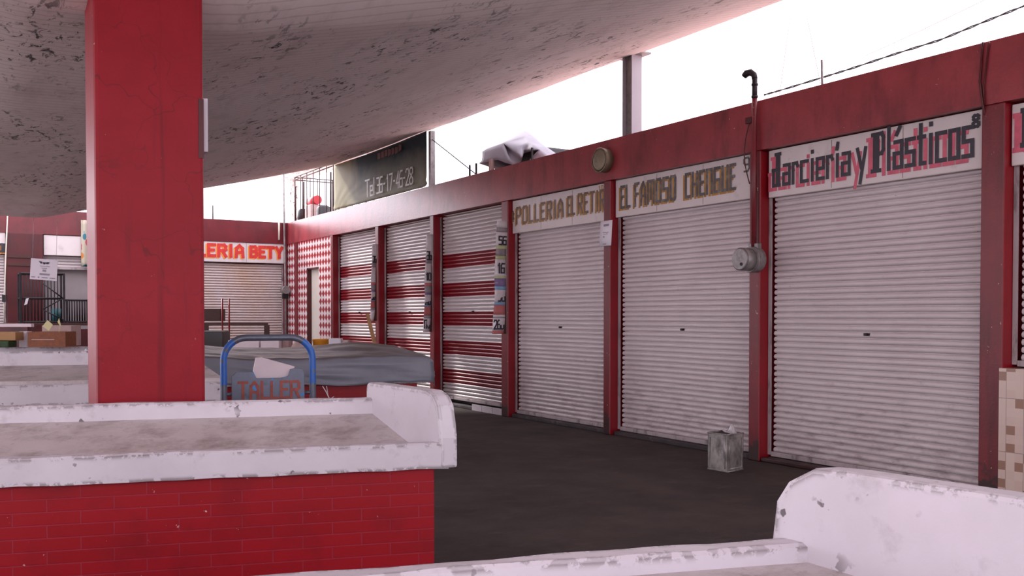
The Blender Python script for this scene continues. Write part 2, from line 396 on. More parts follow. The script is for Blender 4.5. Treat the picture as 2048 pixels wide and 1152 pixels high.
# ------------------------------------------------------------------ mesh helpers
ORG = {}
class MB:
    def __init__(s): s.v = []; s.f = []; s.mi = []; s.sm = []
    def face(s, pts, mi=0, sm=False):
        b = len(s.v); s.v += [Vector(p) for p in pts]
        s.f.append(list(range(b, b + len(pts)))); s.mi.append(mi); s.sm.append(sm)
    def hexa(s, p, mi=0):       # p: 4 bottom, 4 top
        b = len(s.v); s.v += [Vector(q) for q in p]
        for q in ((3, 2, 1, 0), (4, 5, 6, 7), (0, 1, 5, 4), (1, 2, 6, 5), (2, 3, 7, 6), (3, 0, 4, 7)):
            s.f.append([b + i for i in q]); s.mi.append(mi); s.sm.append(False)
    def box(s, x0, x1, y0, y1, z0, z1, mi=0):
        s.hexa([(x0, y0, z0), (x1, y0, z0), (x1, y1, z0), (x0, y1, z0), (x0, y0, z1), (x1, y0, z1), (x1, y1, z1), (x0, y1, z1)], mi)
    def obox(s, o, a, b, c, mi=0):
        o, a, b, c = map(Vector, (o, a, b, c))
        s.hexa([o, o + a, o + a + b, o + b, o + c, o + a + c, o + a + b + c, o + b + c], mi)
    def prism(s, pts, ext, mi=0, sm=False):
        n = len(pts); b = len(s.v); ext = Vector(ext)
        s.v += [Vector(p) for p in pts] + [Vector(p) + ext for p in pts]
        s.f += [list(range(b, b + n))[::-1], list(range(b + n, b + 2 * n))]; s.mi += [mi, mi]; s.sm += [False, False]
        for i in range(n):
            j = (i + 1) % n
            s.f.append([b + i, b + j, b + n + j, b + n + i]); s.mi.append(mi); s.sm.append(sm)
    def tube(s, path, r, n=8, mi=0):
        path = [Vector(p) for p in path]; b = len(s.v); m = len(path)
        prev = None
        for i, p in enumerate(path):
            d = (path[min(i + 1, m - 1)] - path[max(i - 1, 0)]).normalized()
            if prev is None:
                u = d.orthogonal().normalized()
            else:
                u = (prev - d * prev.dot(d)).normalized()
            prev = u; w = d.cross(u)
            rr = r[i] if isinstance(r, (list, tuple)) else r
            for k in range(n):
                a = 2 * math.pi * k / n
                s.v.append(p + (u * math.cos(a) + w * math.sin(a)) * rr)
        for i in range(m - 1):
            for k in range(n):
                k2 = (k + 1) % n
                s.f.append([b + i * n + k, b + i * n + k2, b + (i + 1) * n + k2, b + (i + 1) * n + k]); s.mi.append(mi); s.sm.append(True)
        s.f.append([b + k for k in range(n)][::-1]); s.f.append([b + (m - 1) * n + k for k in range(n)])
        s.mi += [mi, mi]; s.sm += [False, False]
    def cyl(s, a, c, r, n=24, mi=0, r2=None):
        s.tube([a, c], [r, r if r2 is None else r2], n, mi)
    def grid(s, rows, mi=0, sm=True):
        b = len(s.v); n = len(rows[0])
        for rw in rows: s.v += [Vector(p) for p in rw]
        for i in range(len(rows) - 1):
            for j in range(n - 1):
                s.f.append([b + i * n + j, b + i * n + j + 1, b + (i + 1) * n + j + 1, b + (i + 1) * n + j])
                s.mi.append(mi); s.sm.append(sm)
    def build(s, name, mats, parent=None, bevel=0, solid=0, fix=True):
        o_ = ORG.get(parent, V(0, 0, 0)) if parent else V(0, 0, 0)
        me = bpy.data.meshes.new(name)
        me.from_pydata([tuple(v - o_) for v in s.v], [], s.f)
        for m in (mats if isinstance(mats, (list, tuple)) else [mats]):
            me.materials.append(M[m] if isinstance(m, str) else m)
        for p, mi, sm in zip(me.polygons, s.mi, s.sm):
            p.material_index = mi; p.use_smooth = sm
        if fix:
            bm = bmesh.new(); bm.from_mesh(me)
            bmesh.ops.recalc_face_normals(bm, faces=bm.faces); bm.to_mesh(me); bm.free()
        ob = bpy.data.objects.new(name, me); COL.objects.link(ob)
        if parent: ob.parent = parent; ORG[ob] = o_
        if solid:
            md = ob.modifiers.new('thickness', 'SOLIDIFY'); md.thickness = solid; md.offset = 0
        if bevel:
            md = ob.modifiers.new('edges', 'BEVEL'); md.width = bevel; md.segments = 2; md.limit_method = 'ANGLE'
        return ob
def tag(o, label, cat, group=None, kind=None):
    if label: o['label'] = label
    if cat: o['category'] = cat
    if group: o['group'] = group
    if kind: o['kind'] = kind
    return o
def thing(name, label, cat, loc, group=None):
    e = bpy.data.objects.new(name, None); e.empty_display_size = .1
    e.location = loc; COL.objects.link(e); ORG[e] = Vector(loc)
    return tag(e, label, cat, group)
def struct(o): o['kind'] = 'structure'; return o
def part(o, label): o['label'] = label; return o

# ------------------------------------------------------------------ hand-painted letters
G = {
 'A': [[(0, 0), (.08, .75), (.5, 1), (.92, .75), (1, 0)], [(.05, .38), (.95, .38)]],
 'B': [[(0, 0), (0, 1), (.75, 1), (.95, .85), (.95, .65), (.75, .52), (0, .52)], [(.75, .52), (1, .36), (1, .15), (.78, 0), (0, 0)]],
 'C': [[(1, 1), (0, 1), (0, 0), (1, 0)]],
 'D': [[(0, 0), (.7, 0), (1, .2), (1, .8), (.7, 1), (0, 1)], [(.15, 0), (.15, 1)], [(.38, .03), (.38, .97)]],
 'E': [[(1, 1), (0, 1), (0, 0), (1, 0)], [(0, .52), (.8, .52)]],
 'F': [[(1, 1), (0, 1), (0, 0)], [(0, .52), (.8, .52)]],
 'G': [[(1, 1), (0, 1), (0, 0), (1, 0), (1, .5), (.55, .5)]],
 'H': [[(0, 0), (0, 1)], [(1, 0), (1, 1)], [(0, .5), (1, .5)]],
 'I': [[(.5, 0), (.5, 1)]],
 'L': [[(0, 1), (0, 0), (1, 0)]],
 'M': [[(0, 0), (0, 1), (1, 1), (1, 0)], [(.5, 1), (.5, .2)]],
 'N': [[(0, 0), (0, 1), (1, 1), (1, 0)]],
 'O': [[(0, .08), (0, .92), (.15, 1), (.85, 1), (1, .92), (1, .08), (.85, 0), (.15, 0), (0, .08)]],
 'P': [[(0, 0), (0, 1), (.8, 1), (1, .88), (1, .58), (.8, .48), (0, .48)]],
 'R': [[(0, 0), (0, 1), (.8, 1), (1, .88), (1, .6), (.8, .5), (0, .5)], [(.5, .5), (1, 0)]],
 'S': [[(1, 1), (0, 1), (0, .52), (1, .52), (1, 0), (0, 0)]],
 'T': [[(0, 1), (1, 1)], [(.5, 1), (.5, 0)]],
 'U': [[(0, 1), (0, 0), (1, 0), (1, 1)]],
 'Y': [[(0, 1), (.5, .48), (1, 1)], [(.5, .48), (.5, 0)]],
 'J*': [[(.35, 1), (1, 1)], [(.55, 1), (.55, 0)], [(.85, 1), (.85, 0)], [(.95, 0), (0, 0), (0, .5)], [(-.1, .5), (.12, .5)]],
 'P*': [[(-.1, 1), (.85, 1), (1, .9), (1, .55), (.85, .46), (.5, .46)], [(.12, 1), (.12, 0)], [(.42, 1), (.42, 0)], [(-.1, 0), (.65, 0)]],
 'a': [[(.1, 1), (1, 1), (1, 0)], [(1, .55), (0, .55), (0, 0), (1, 0)]],
 'r': [[(0, 0), (0, 1), (.8, 1), (1, .85)]],
 'c': [[(1, 1), (0, 1), (0, 0), (1, 0)]],
 'i': [[(.5, 0), (.5, 1)], [(.5, 1.4), (.5, 1.42)]],
 'e': [[(0, .5), (1, .5), (1, 1), (0, 1), (0, 0), (1, 0)]],
 'y': [[(0, 1), (.5, .2)], [(1, 1), (.35, -.45)]],
 'l': [[(.5, 0), (.5, 1.6)]],
 's': [[(1, 1), (0, 1), (0, .52), (1, .52), (1, 0), (0, 0)]],
 't': [[(.3, 1.45), (.3, 0), (1, 0)], [(0, 1), (.9, 1)]],
 'o': [[(0, 0), (0, 1), (1, 1), (1, 0), (0, 0)]],
 "'": [[(.3, 1.3), (.7, 1.55)]],
 '*': [[(.5, .2), (.5, .8)], [(.2, .35), (.8, .65)], [(.2, .65), (.8, .35)]],
 '0': [[(0, .08), (0, .92), (.2, 1), (.8, 1), (1, .92), (1, .08), (.8, 0), (.2, 0), (0, .08)]],
 '1': [[(.1, .8), (.5, 1), (.5, 0)]],
 '2': [[(0, .85), (.2, 1), (.8, 1), (1, .85), (1, .6), (0, 0), (1, 0)]],
 '3': [[(0, 1), (1, 1), (1, 0), (0, 0)], [(.3, .52), (1, .52)]],
 '4': [[(.75, 0), (.75, 1), (0, .3), (1, .3)]],
 '5': [[(1, 1), (0, 1), (0, .55), (.8, .55), (1, .4), (1, .15), (.8, 0), (0, 0)]],
 '6': [[(1, 1), (.3, 1), (0, .8), (0, 0), (1, 0), (1, .52), (0, .52)]],
 '7': [[(0, 1), (1, 1), (.4, 0)]],
 '8': [[(.5, .52), (.05, .7), (.05, .9), (.25, 1), (.75, 1), (.95, .9), (.95, .7), (.5, .52), (0, .3), (0, .12), (.2, 0), (.8, 0), (1, .12), (1, .3), (.5, .52)]],
 '9': [[(1, .5), (.2, .5), (0, .65), (0, .88), (.2, 1), (.8, 1), (1, .88), (1, .2), (.7, 0), (.1, 0)]],
 '.': [[(.5, 0), (.5, .08)]], '-': [[(.2, .5), (.8, .5)]], '$': [[(1, .85), (0, .85), (0, .5), (1, .5), (1, .15), (0, .15)], [(.5, 0), (.5, 1)]],
}
WID = {'I': .35, 'i': .3, 'l': .3, '.': .3, '1': .6, ' ': .55, 'M': 1.35, 't': .75, 'r': .75, 'J*': 1.1, 'P*': 1.35, "'": 0, '*': .7, '-': .5, 'E': .85, 'L': .8, 'F': .85, 'C': .9}
def chars(s):
    out = []; i = 0
    while i < len(s):
        if i + 1 < len(s) and s[i + 1] == '*' and s[i] in 'JP': out.append(s[i:i + 2]); i += 2
        else: out.append(s[i]); i += 1
    return out
def letters(mb, s, O, U, Vv, stroke, off=(0, 0, 0), gap=.6, xh=.62, mi=0, taper=1.0):
    """paint string s from O along U (whole width) with cap height vector Vv; strokes are flat ribbons"""
    O, U, Vv, off = Vector(O), Vector(U), Vector(Vv), Vector(off)
    cs = chars(s); pos = 0; cells = []
    for c in cs:
        w = WID.get(c, 1.0)
        if c == "'": cells.append((c, cells[-1][1], cells[-1][2])); continue
        cells.append((c, pos, w)); pos += w + gap
    tot = pos - gap; N = U.cross(Vv).normalized(); k_ = 0
    lift = N if N.dot(EYE - O) > 0 else -N
    for c, p, w in cells:
        if c not in G: continue
        low = c in "arcieylsto'"
        sc = xh if low else 1.0
        for st in G[c]:
            pts = []
            for (a, b) in st:
                x = (p + a * w) / tot
                pts.append(O + off + U * x + Vv * (b * sc * (1 + (taper - 1) * x)))
            for a, b in zip(pts, pts[1:]):
                d = (b - a).normalized(); n = N.cross(d) * (stroke / 2); e = d * (stroke * .5)
                h_ = lift * (.00012 * k_); k_ += 1
                mb.face([a - e - n + h_, b + e - n + h_, b + e + n + h_, a - e + n + h_], mi)

# ------------------------------------------------------------------ floor and roof shell
fl = MB(); fl.box(-14, 14, -10, 30, -.2, 0); struct(fl.build('floor', 'floor'))
g = MB(); g.box(-40, 40, -40, -1.6, -.1, .012); g.box(-40, -7.5, -1.6, 30, -.1, .012); struct(g.build('floor_outside', 'ground'))

XE, YE = 7.05, 18.05
def zroof(X, Y):
    zt = 3.29 - .0135 * (Y - 6.2) if Y >= 6.2 else min(4.5, 3.29 + .34 * (6.2 - Y))
    q = abs(X - 1.05)
    a = math.sqrt(max(0, q - .45) ** 2 + (.10 if q > .45 else 0) * .25) - (.158 if q > .45 else 0)
    a = max(0, a)
    u = min(1.0, a / (XE - 1.05 - .45 - .15))
    return zt + (4.5 - zt) * u
nx, ny = 84, 80
xs = [-7.5 + (XE + 7.5) * i / nx for i in range(nx + 1)]
ys = [-3.2 + (YE + 3.2) * j / ny for j in range(ny + 1)]
# put a row of vertices on the fold that crosses the column
ys[min(range(len(ys)), key=lambda j: abs(ys[j] - 6.2))] = 6.2
def zr2(X, Y):
    return zroof(X, Y) + .018 * mnoise.noise(V(X * .9, Y * .7, 0)) + .006 * mnoise.noise(V(X * 4, Y * 3, 2))
rf = MB()
bot = [[V(x, y, zr2(x, y)) for x in xs] for y in ys]
top = [[p + V(0, 0, .13) for p in rw] for rw in bot]
rf.grid(bot); rf.grid(top)
for rw_b, rw_t in ((bot[0], top[0]), (bot[-1], top[-1])): rf.grid([rw_b, rw_t], sm=False)
for k in (0, -1): rf.grid([[rw[k] for rw in bot], [rw[k] for rw in top]], sm=False)
struct(rf.build('ceiling', 'roof'))
# a second, flatter roof slab beyond the far edge of the shell
th = thing('concrete_canopy', 'flat concrete canopy beyond the curved roof, above the corner of the shops', 'canopy', (8.4, 25.5, 3.43))
r2 = MB(); r2.box(7.3, 9.6, 23, 28, 5.5, 5.65); r2.build('slab', 'roof', th)
for y_ in (23.6, 27.4):
    r2 = MB(); r2.box(9.2, 9.4, y_, y_ + .2, 3.435, 5.5); r2.build('post', 'roof', th)

# ------------------------------------------------------------------ right-hand row of shops
piers = [(1958, 2005), (1497, 1518), (1206, 1219), (1002, 1015), (859, 866.5), (750, 756.5), (661, 665.5)]
XS = XW + .16                   # plane of the shutters
ZF, ZT = 3.07, 3.555            # fascia
wl = MB()
wl.box(XW, XW + .2, -2.0, YB + .3, ZF, ZT)
wl.box(XS + .12, XS + .3, -2.0, YB + .3, 0, ZF, 2)  # backing coloured dark: the shade in the gaps beside the slats is painted
sl = MB(); sl.box(XW + .2, 16, -4.0, 30, ZF + .1, ZT - .12); struct(sl.build('ceiling_shops', 'roof_red'))
struct(wl.build('wall_right', ['red_fascia', 'roof_red', 'dark_concrete']))
for i, (a, b) in enumerate(piers):
    m = MB(); y1, y0 = wy(a), wy(b)
    m.box(XW + .004, XS + .12, y0, y1, 0, ZF)
    m.mi[2] = 1                                    # the side of the pier keeps its fresher paint
    struct(m.build('trim_%d' % (i + 1), ['red', 'red_reveal'], bevel=.012))
# soot-dark plinth course under the shutters
for i, (k0, k1) in enumerate([(1, 2), (2, 3), (3, 4), (4, 5), (5, 6)]):
    m = MB(); m.box(XS - .10, XS + .12, wy(piers[k0][0]) + .01, wy(piers[k1][1]) - .01, 0, .05)
    struct(m.build('baseboard_%d' % (i + 1), 'dark_concrete', bevel=.01))
m = MB(); m.box(XW + .02, XS + .12, wy(piers[0][0]) + .01, wy(piers[1][1]) - .01, 0, .045)
struct(m.build('baseboard_red', 'red', bevel=.012))
# white tiles under the last striped shutter
m = MB()
ya, yb = wy(1001), wy(938)
for k in range(3):
    m.box(XS - .115, XS - .101, ya + (yb - ya) * k / 3 + .004, ya + (yb - ya) * (k + 1) / 3 - .004, .0, .095)
struct(m.build('trim_white_tiles', 'tile_white', bevel=.003))

def shutter(label, y0, y1, z0, z1, X, mat, group=None, along='y', Yp=None, lock=True, pitch=.058, sag=True, seed=0):
    """corrugated roller shutter; along 'y' on the right-hand row, along 'x' on the back row (y0..y1 are then X values)"""
    def P(a, dep, z): return V(X + dep, a, z) if along == 'y' else V(a, X + dep, z)
    th = thing('roller_shutter', label, 'shutter', P((y0 + y1) / 2, 0, 0), group)
    prof = [(0, .026), (.13, .026), (.16, .003), (.3, -.008), (.52, -.014), (.76, -.009), (.95, .001), (.985, .024)]
    zs = []
    n = int(round((z1 - z0) / pitch)); ph = (z1 - z0) / n
    for k in range(n):
        for (t, d) in prof: zs.append((z0 + ph * (k + t), d))
    zs.append((z1, .01))
    rows = []; na = 14; gapf = .058 if along == 'y' else .03
    for z, d in zs:
        rw = []
        for i in range(na + 1):
            a = y0 + .03 + (y1 - y0 - .03 - gapf) * i / na
            w = .006 * mnoise.noise(V(a * 1.4, z * 1.1, seed)) + .003 * mnoise.noise(V(a * 5, z * 1.5, seed + 4))
            rw.append(P(a, d + w, z + .004 * mnoise.noise(V(a * 1.2, z * .6, seed + 9))))
        rows.append(rw)
    m = MB(); m.grid(rows); m.build('slat_curtain', mat, th)
    for e0, e1 in ((y0, y0 + .034), (y1 - .034, y1)):
        g = MB()
        if along == 'y': g.box(X - .035, X - .018, e0, e1, z0 - .02, z1)
        else: g.box(e0, e1, X - .035, X - .018, z0 - .02, z1)
        g.build('guide_rail', 'guide', th)
    bb = MB()
    if along == 'y': bb.box(X - .03, X + .012, y0 + .036, y1 - .036, z0 - .035, z0 + .012)
    else: bb.box(y0 + .036, y1 - .036, X - .03, X + .012, z0 - .035, z0 + .012)
    part(bb.build('bottom_bar', 'guide', th, bevel=.005), 'grimy bottom bar of the shutter')
    if lock:
        c = P((y0 + y1) / 2, -.008, z0 + (z1 - z0) * .47); d = P((y0 + y1) / 2, -.04, z0 + (z1 - z0) * .47)
        k = MB(); k.cyl(c, d, .013, 12); k.obox(c + V(-.012, -.03, -.012), (.01, 0, 0), (0, .06, 0), (0, 0, .024))
        part(k.build('lock', 'dark_metal', th), 'dark lock of the shutter')
    return th
G1 = 'red and white striped shutters'
def bay(k): return wy(piers[k][0]) + .004, wy(piers[k + 1][1]) - .004   # between pier k (near) and k+1 (far)
ZS = 2.62
a, b = bay(0); shutter('wide white roller shutter of the shop with black and pink lettering', a, b, .085, ZS, XS, 'shutter_near', seed=1)
a, b = bay(1); shutter('white roller shutter below the sign with slate and gold letters', a, b, .09, ZS + .02, XS, 'shutter_white', seed=2)
a, b = bay(2); shutter('white roller shutter beside the striped ones, below the brown lettered sign', a, b, .09, ZS + .02, XS, 'shutter_white', seed=3)
a, b = bay(3); shutter('red and white striped shutter nearest the plain white ones', a, b, .14, ZF - .03, XS, 'shutter_striped', G1, seed=4)
a, b = bay(4); shutter('red and white striped shutter in the middle, between two price strips', a, b, .14, ZF - .03, XS, 'shutter_striped', G1, seed=5)
a, b = bay(5); shutter('red and white striped shutter next to the diamond patterned wall', a, b, .14, ZF - .03, XS, 'shutter_striped', G1, seed=6)
yr = wy(2005)
shutter('white shutter over the tiled half wall at the right edge', yr - 2.3, yr - .004, 1.09, ZS, XS, 'shutter_near', lock=False, seed=7)
# tiled half wall under it
m = MB(); m.box(XW - .012, XS + .12, yr - 2.4, yr + .015, 0, 1.045)
o = m.build('tiled_half_wall', 'dado'); tag(o, 'half wall of cream tiles with scattered brown squares below the shutter', 'wall')
# ------------------------------------------------------------------ painted shop signs
XG = XW + .075                  # face of the sign boards
def sign(label, pl, pr, z0, z1, seams, X=XG, extra_near=0):
    y1, y0 = wy(pl, X), wy(pr, X) - extra_near
    th = thing('shop_sign', label, 'sign', (X + .05, (y0 + y1) / 2, z0))
    m = MB(); m.box(X, X + .045, y0, y1, z0, z1)
    bd = m.build('sign_board', 'sign_white', th, bevel=.008)
    for p in seams:
        s = MB(); yy = wy(p, X); s.box(X - .001, X + .002, yy - .003, yy + .003, z0 + .012, z1 - .012); s.build('board_joint', 'seam', bd)
    return bd, X
def wtext(th, s, pl, pr, zl, zr, h, stroke, main, shadow, shift, X, xh=.62, gap=.62, taper=1.0, shname='letter_shadow'):
    O = V(X - .004, wy(pl, X), zl); U = V(0, wy(pr, X) - wy(pl, X), zr - zl)
    if shadow:
        m = MB(); letters(m, s, O + V(.002, 0, 0), U, (0, 0, h), stroke, (0, shift[0], shift[1]), gap, xh, 0, taper)
        part(m.build(shname, shadow, th, fix=False), 'coloured drop shadow of the lettering')
    m = MB(); letters(m, s, O, U, (0, 0, h), stroke, (0, 0, 0), gap, xh, 0, taper)
    part(m.build('lettering', main, th, fix=False), 'hand painted lettering')
th, X = sign('white shop sign with large black letters shadowed in pink', 1535.5, 1963, 2.60, 3.062, [1661, 1803], extra_near=.0)
wtext(th, "J*arcieri'a", 1546, 1697, 2.71, 2.715, 0.30, .034, 'black_paint', 'pink_paint', (.05, -.035), X, .6, .62, 1.05)
wtext(th, "y", 1713, 1729, 2.715, 2.715, 0.31, .034, 'black_paint', 'pink_paint', (.055, -.035), X, .66)
wtext(th, "P*la'sticos", 1745, 1942, 2.705, 2.712, 0.315, .036, 'black_paint', 'pink_paint', (.05, -.035), X, .68, .62, 1.05)
wtext(th, "8", 1943, 1954, 2.935, 2.935, .085, .026, 'black_paint', None, None, X)
th, X = sign('white shop sign with slate letters edged in gold, below the round metal disc', 1230.5, 1512, 2.62, 3.066, [1313, 1405])
wtext(th, "EL", 1242, 1259, 2.73, 2.73, .245, .033, 'slate_paint', 'gold_paint', (.028, -.02), X)
wtext(th, "FAMOSO", 1270, 1350, 2.73, 2.735, .25, .033, 'slate_paint', 'gold_paint', (.028, -.02), X)
wtext(th, "CHENGUE", 1371, 1469, 2.735, 2.745, .245, .033, 'slate_paint', 'gold_paint', (.028, -.02), X)
wtext(th, "9", 1487, 1497, 2.90, 2.90, .135, .02, 'slate_paint', None, None, X)
th, X = sign('white shop sign with brown letters shadowed in ochre, partly behind a red pier', 1025, 1216, 2.60, 3.062, [1082, 1144])
wtext(th, "*POLLERIA", 1024, 1126, 2.735, 2.74, .215, .031, 'brown_paint', 'gold_paint', (.03, -.018), X)
wtext(th, "EL", 1136, 1149, 2.745, 2.745, .225, .031, 'brown_paint', 'gold_paint', (.03, -.018), X)
wtext(th, "RETIRO", 1157, 1222, 2.745, 2.74, .235, .031, 'brown_paint', 'gold_paint', (.03, -.018), X)
wtext(th, "10", 1198, 1206, 2.99, 2.99, .045, .012, 'gold_paint', None, None, X)
th, X = sign('white shop sign cut by the right edge, with a serifed black letter', 2019, 2230, 2.585, 3.05, [2120])
wtext(th, "D", 2042, 2066, 2.73, 2.73, .26, .04, 'black_paint', 'pink_paint', (.06, -.03), X)

# ------------------------------------------------------------------ diamond wall with a door, corner of the rows
yd0, yd1 = wy(661) , YB
dl, dr = wy(613, XW), wy(637, XW)
zd = wz(625, 535)
m = MB()
m.box(XW + .01, XW + .14, yd0 + .002, dr, 0, ZF - .002)
m.box(XW + .01, XW + .14, dl, yd1 + .3, 0, ZF - .002)
m.box(XW + .01, XW + .14, dr, dl, zd, ZF - .002)
struct(m.build('wall_corner', 'diamond'))
m = MB(); m.box(XW - .012, XW + .01, wy(596), wy(590), 0, ZF - .003); struct(m.build('trim_11', 'red'))
dth = MB(); dth.box(XW + .10, XW + .135, dr + .03, dl - .05, 0, zd - .03)
dd = dth.build('door_1', 'door_cream'); struct(dd)
fr = MB()
fr.box(XW + .012, XW + .138, dl - .05, dl, 0, zd); fr.box(XW + .06, XW + .138, dr, dr + .03, 0, zd); fr.box(XW + .012, XW + .138, dr, dl, zd - .03, zd)
ff = fr.build('door_frame', 'red_dark', dd)
hd = MB(); hd.cyl((XW + .10, dr + .09, 1.0), (XW + .05, dr + .09, 1.0), .018, 12); hd.build('door_handle', 'dark_metal', dd)

# ------------------------------------------------------------------ back row of shops
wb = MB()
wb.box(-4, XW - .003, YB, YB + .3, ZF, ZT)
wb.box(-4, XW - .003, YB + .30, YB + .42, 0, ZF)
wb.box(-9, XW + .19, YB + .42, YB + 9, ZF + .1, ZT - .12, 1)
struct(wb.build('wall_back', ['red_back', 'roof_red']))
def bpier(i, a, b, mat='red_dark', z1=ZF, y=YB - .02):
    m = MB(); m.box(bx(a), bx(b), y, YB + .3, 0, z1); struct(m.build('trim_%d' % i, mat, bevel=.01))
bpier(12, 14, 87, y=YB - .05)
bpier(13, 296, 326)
m = MB(); m.box(bx(569.5), XW - .004, YB - .0, YB + .3, 0, ZF); struct(m.build('trim_15', 'red'))
# recessed bands on the wide dark pier
m = MB()
for (ya_, yb_) in ((510, 516), (527, 532)):
    m.box(bx(16), bx(64), YB - .075, YB - .05, bz(40, yb_), bz(40, ya_))
o = m.build('trim_14', 'wood_dark'); struct(o)
shutter('cream roller shutter below the white sign with scarlet letters', bx(327), bx(569), .1, bz(490, 527), YB + .12, 'shutter_cream', along='x', lock=False, seed=8)
shutter('half raised shutter behind the black wire cage', bx(88), bx(295), bz(120, 535), bz(120, 511), YB + .16, 'shutter_near', along='x', lock=False, seed=9)
shutter('pale shutter at the far left edge beside the dark red pier', -1.6, bx(13), .1, bz(5, 508), YB + .12, 'shutter_near', along='x', lock=False, seed=10)
m = MB(); m.box(bx(88), bx(295), YB + .26, YB + .295, 0, 2.6); struct(m.build('wall_inside', 'inside'))
def bsign(label, pl, pr, z0, z1, seams):
    x0, x1 = bx(pl), bx(pr)
    th = thing('shop_sign', label, 'sign', ((x0 + x1) / 2, YB + .05, z0))
    m = MB(); m.box(x0, x1, YB + .02, YB + .075, z0, z1); bd = m.build('sign_board', 'sign_white', th, bevel=.008)
    for p in seams:
        s = MB(); xx = bx(p); s.box(xx - .004, xx + .004, YB + .018, YB + .022, z0 + .01, z1 - .01); s.build('board_joint', 'seam', bd)
    return bd
def btext(th, s, pl, pr, z, h, stroke, main, shadow, shift=(-.03, -.02), zr=None):
    O = V(bx(pl), YB + .016, z); U = V(bx(pr) - bx(pl), 0, (zr or z) - z)
    m = MB(); letters(m, s, O + V(shift[0], .002, shift[1]), U, (0, 0, h), stroke)
    part(m.build('letter_shadow', shadow, th, fix=False), 'coloured drop shadow of the lettering')
    m = MB(); letters(m, s, O, U, (0, 0, h), stroke); part(m.build('lettering', main, th, fix=False), 'hand painted lettering')
th = bsign('white shop sign with scarlet letters on the back row, right of the column', 327, 569, bz(490, 525), bz(490, 485), [494, 380])
btext(th, 'POLLERIA', 333, 487, bz(450, 512), .24, .07, 'scarlet_paint', 'orange_paint')
btext(th, 'BETY', 503, 565, bz(530, 514), .22, .07, 'scarlet_paint', 'orange_paint')
bsign('blank white sign board on the back row, left of the column', 89, 295, bz(120, 511), bz(120, 471), [])
th = bsign('white shop sign at the far left edge with dark brown letters', -230, 13, bz(5, 507), bz(5, 463), [])
btext(th, 'OL', 0, 15, bz(5, 503), .14, .045, 'black_paint', 'orange_paint')
# ------------------------------------------------------------------ market counters
Ld = V(-.959, .284, 0); Ed = V(-.085, .996, 0)
M['brick'] = brick_mat(Ld)
def counter(label, O, W_, D, zl, zb, tf, tb, rim, ptop, group, lip_t=.085, rim_t=.08, pan=.095, ends=(True, True), chip_far=False):
    O = Vector(O)
    def P(l, e, z): return O + Ld * l + Ed * e + V(0, 0, z)
    th = thing('market_counter', label, 'counter', O + Ld * (W_ / 2) + Ed * (D / 2), group)
    b = MB(); b.hexa([P(pan, .05, 0), P(W_ - .05, .05, 0), P(W_ - .05, D - .06, 0), P(pan, D - .06, 0),
                      P(pan, .05, zb), P(W_ - .05, .05, zb), P(W_ - .05, D - .06, zb), P(pan, D - .06, zb)])
    part(b.build('brick_base', 'brick', th, bevel=.012), 'red painted brick base')
    def strip(e0, e1, z0, z1, name):       # long upstand with slightly worn, uneven edges
        m = MB(); n = 40; ring = []
        for i in range(n + 1):
            l = pan * .5 + (W_ - pan) * i / n
            j = lambda k: .006 * mnoise.noise(V(l * 5, k * 3.1, O.y))
            ring.append([P(l, e0 + j(1), z0 + j(2)), P(l, e0 + j(3), z1 - .01 + j(4)), P(l, e0 + .012, z1 + j(4)), P(l, e1 - .012, z1 + j(5)), P(l, e1, z1 - .01 + j(6)), P(l, e1, z0), P(l, e0 + j(1), z0 + j(2))])
        m.grid(ring, sm=False)
        m.face(ring[0][:-1]); m.face(ring[-1][:-1])
        return m.build(name, 'white_counter', th)
    strip(0, lip_t, zb, zl, 'front_lip')
    strip(D - rim_t, D, zb, rim, 'back_rim')
    t = MB(); t.hexa([P(pan * .6, lip_t * .8, zb - .0), P(W_ - .05, lip_t * .8, zb), P(W_ - .05, D - rim_t * .8, zb), P(pan * .6, D - rim_t * .8, zb),
                      P(pan * .6, lip_t * .8, tf), P(W_ - .05, lip_t * .8, tf), P(W_ - .05, D - rim_t * .8, tb), P(pan * .6, D - rim_t * .8, tb)])
    part(t.build('tray', 'tray', th), 'dirty sloping counter top')
    for k, e in enumerate(ends):
        if not e: continue
        l0 = 0 if k == 0 else W_ - pan
        if chip_far:
            prof = [(0.0, zb), (D + .03, zb), (D + .035, rim - .02), (D + .02, ptop - .11), (D - .02, ptop - .05), (D - .10, ptop - .005), (D - .2, ptop), (0, ptop - .0)]
        else:
            prof = [(-.004, zb), (D, zb), (D, ptop - .02), (D - .02, ptop + .01), (.14, ptop + .005), (.07, ptop - .02), (.03, ptop - .07), (.005, ptop - .17), (-.004, ptop - .24)]
        m = MB(); m.prism([P(l0, e_, z_) for e_, z_ in prof], Ld * pan)
        m.build('end_panel', 'white_counter', th, bevel=.014)
    return P
O2 = at(915, 700, 4.97); O2.z = 0
GC = 'red and white market counters'
P2 = counter('white topped red brick counter in front of the red column', O2, 3.4, .83, .776, .64, .665, .873, .96, 1.04, GC)
c1 = at(1572, 700, 2.57); c1.z = 0
D1 = .95
O1 = c1 - Ed * (D1 - .02) - Ld * .10
P1 = counter('nearest market counter at the bottom edge, its white end panel beside the passage', O1, 3.6, D1, .84, .64, .76, .785, .835, 1.045, GC, chip_far=True, rim_t=.085)
O3 = at(463, 700, 9.15); O3.z = 0
P3 = counter('white counter behind the red column with a grey streaked top', O3, 3.8, .78, .80, .615, .835, .955, 1.09, .99, GC, ends=(False, True))
O4 = at(864, 700, 11.3) + V(0, .06, 0); O4.z = 0
P4 = counter('counter under the grey tarpaulin, standing out into the passage', O4 + Ld * .03, 3.6, .85, .80, .63, .82, .86, .93, .88, GC)
O5 = at(712, 700, 13.95); O5.z = 0
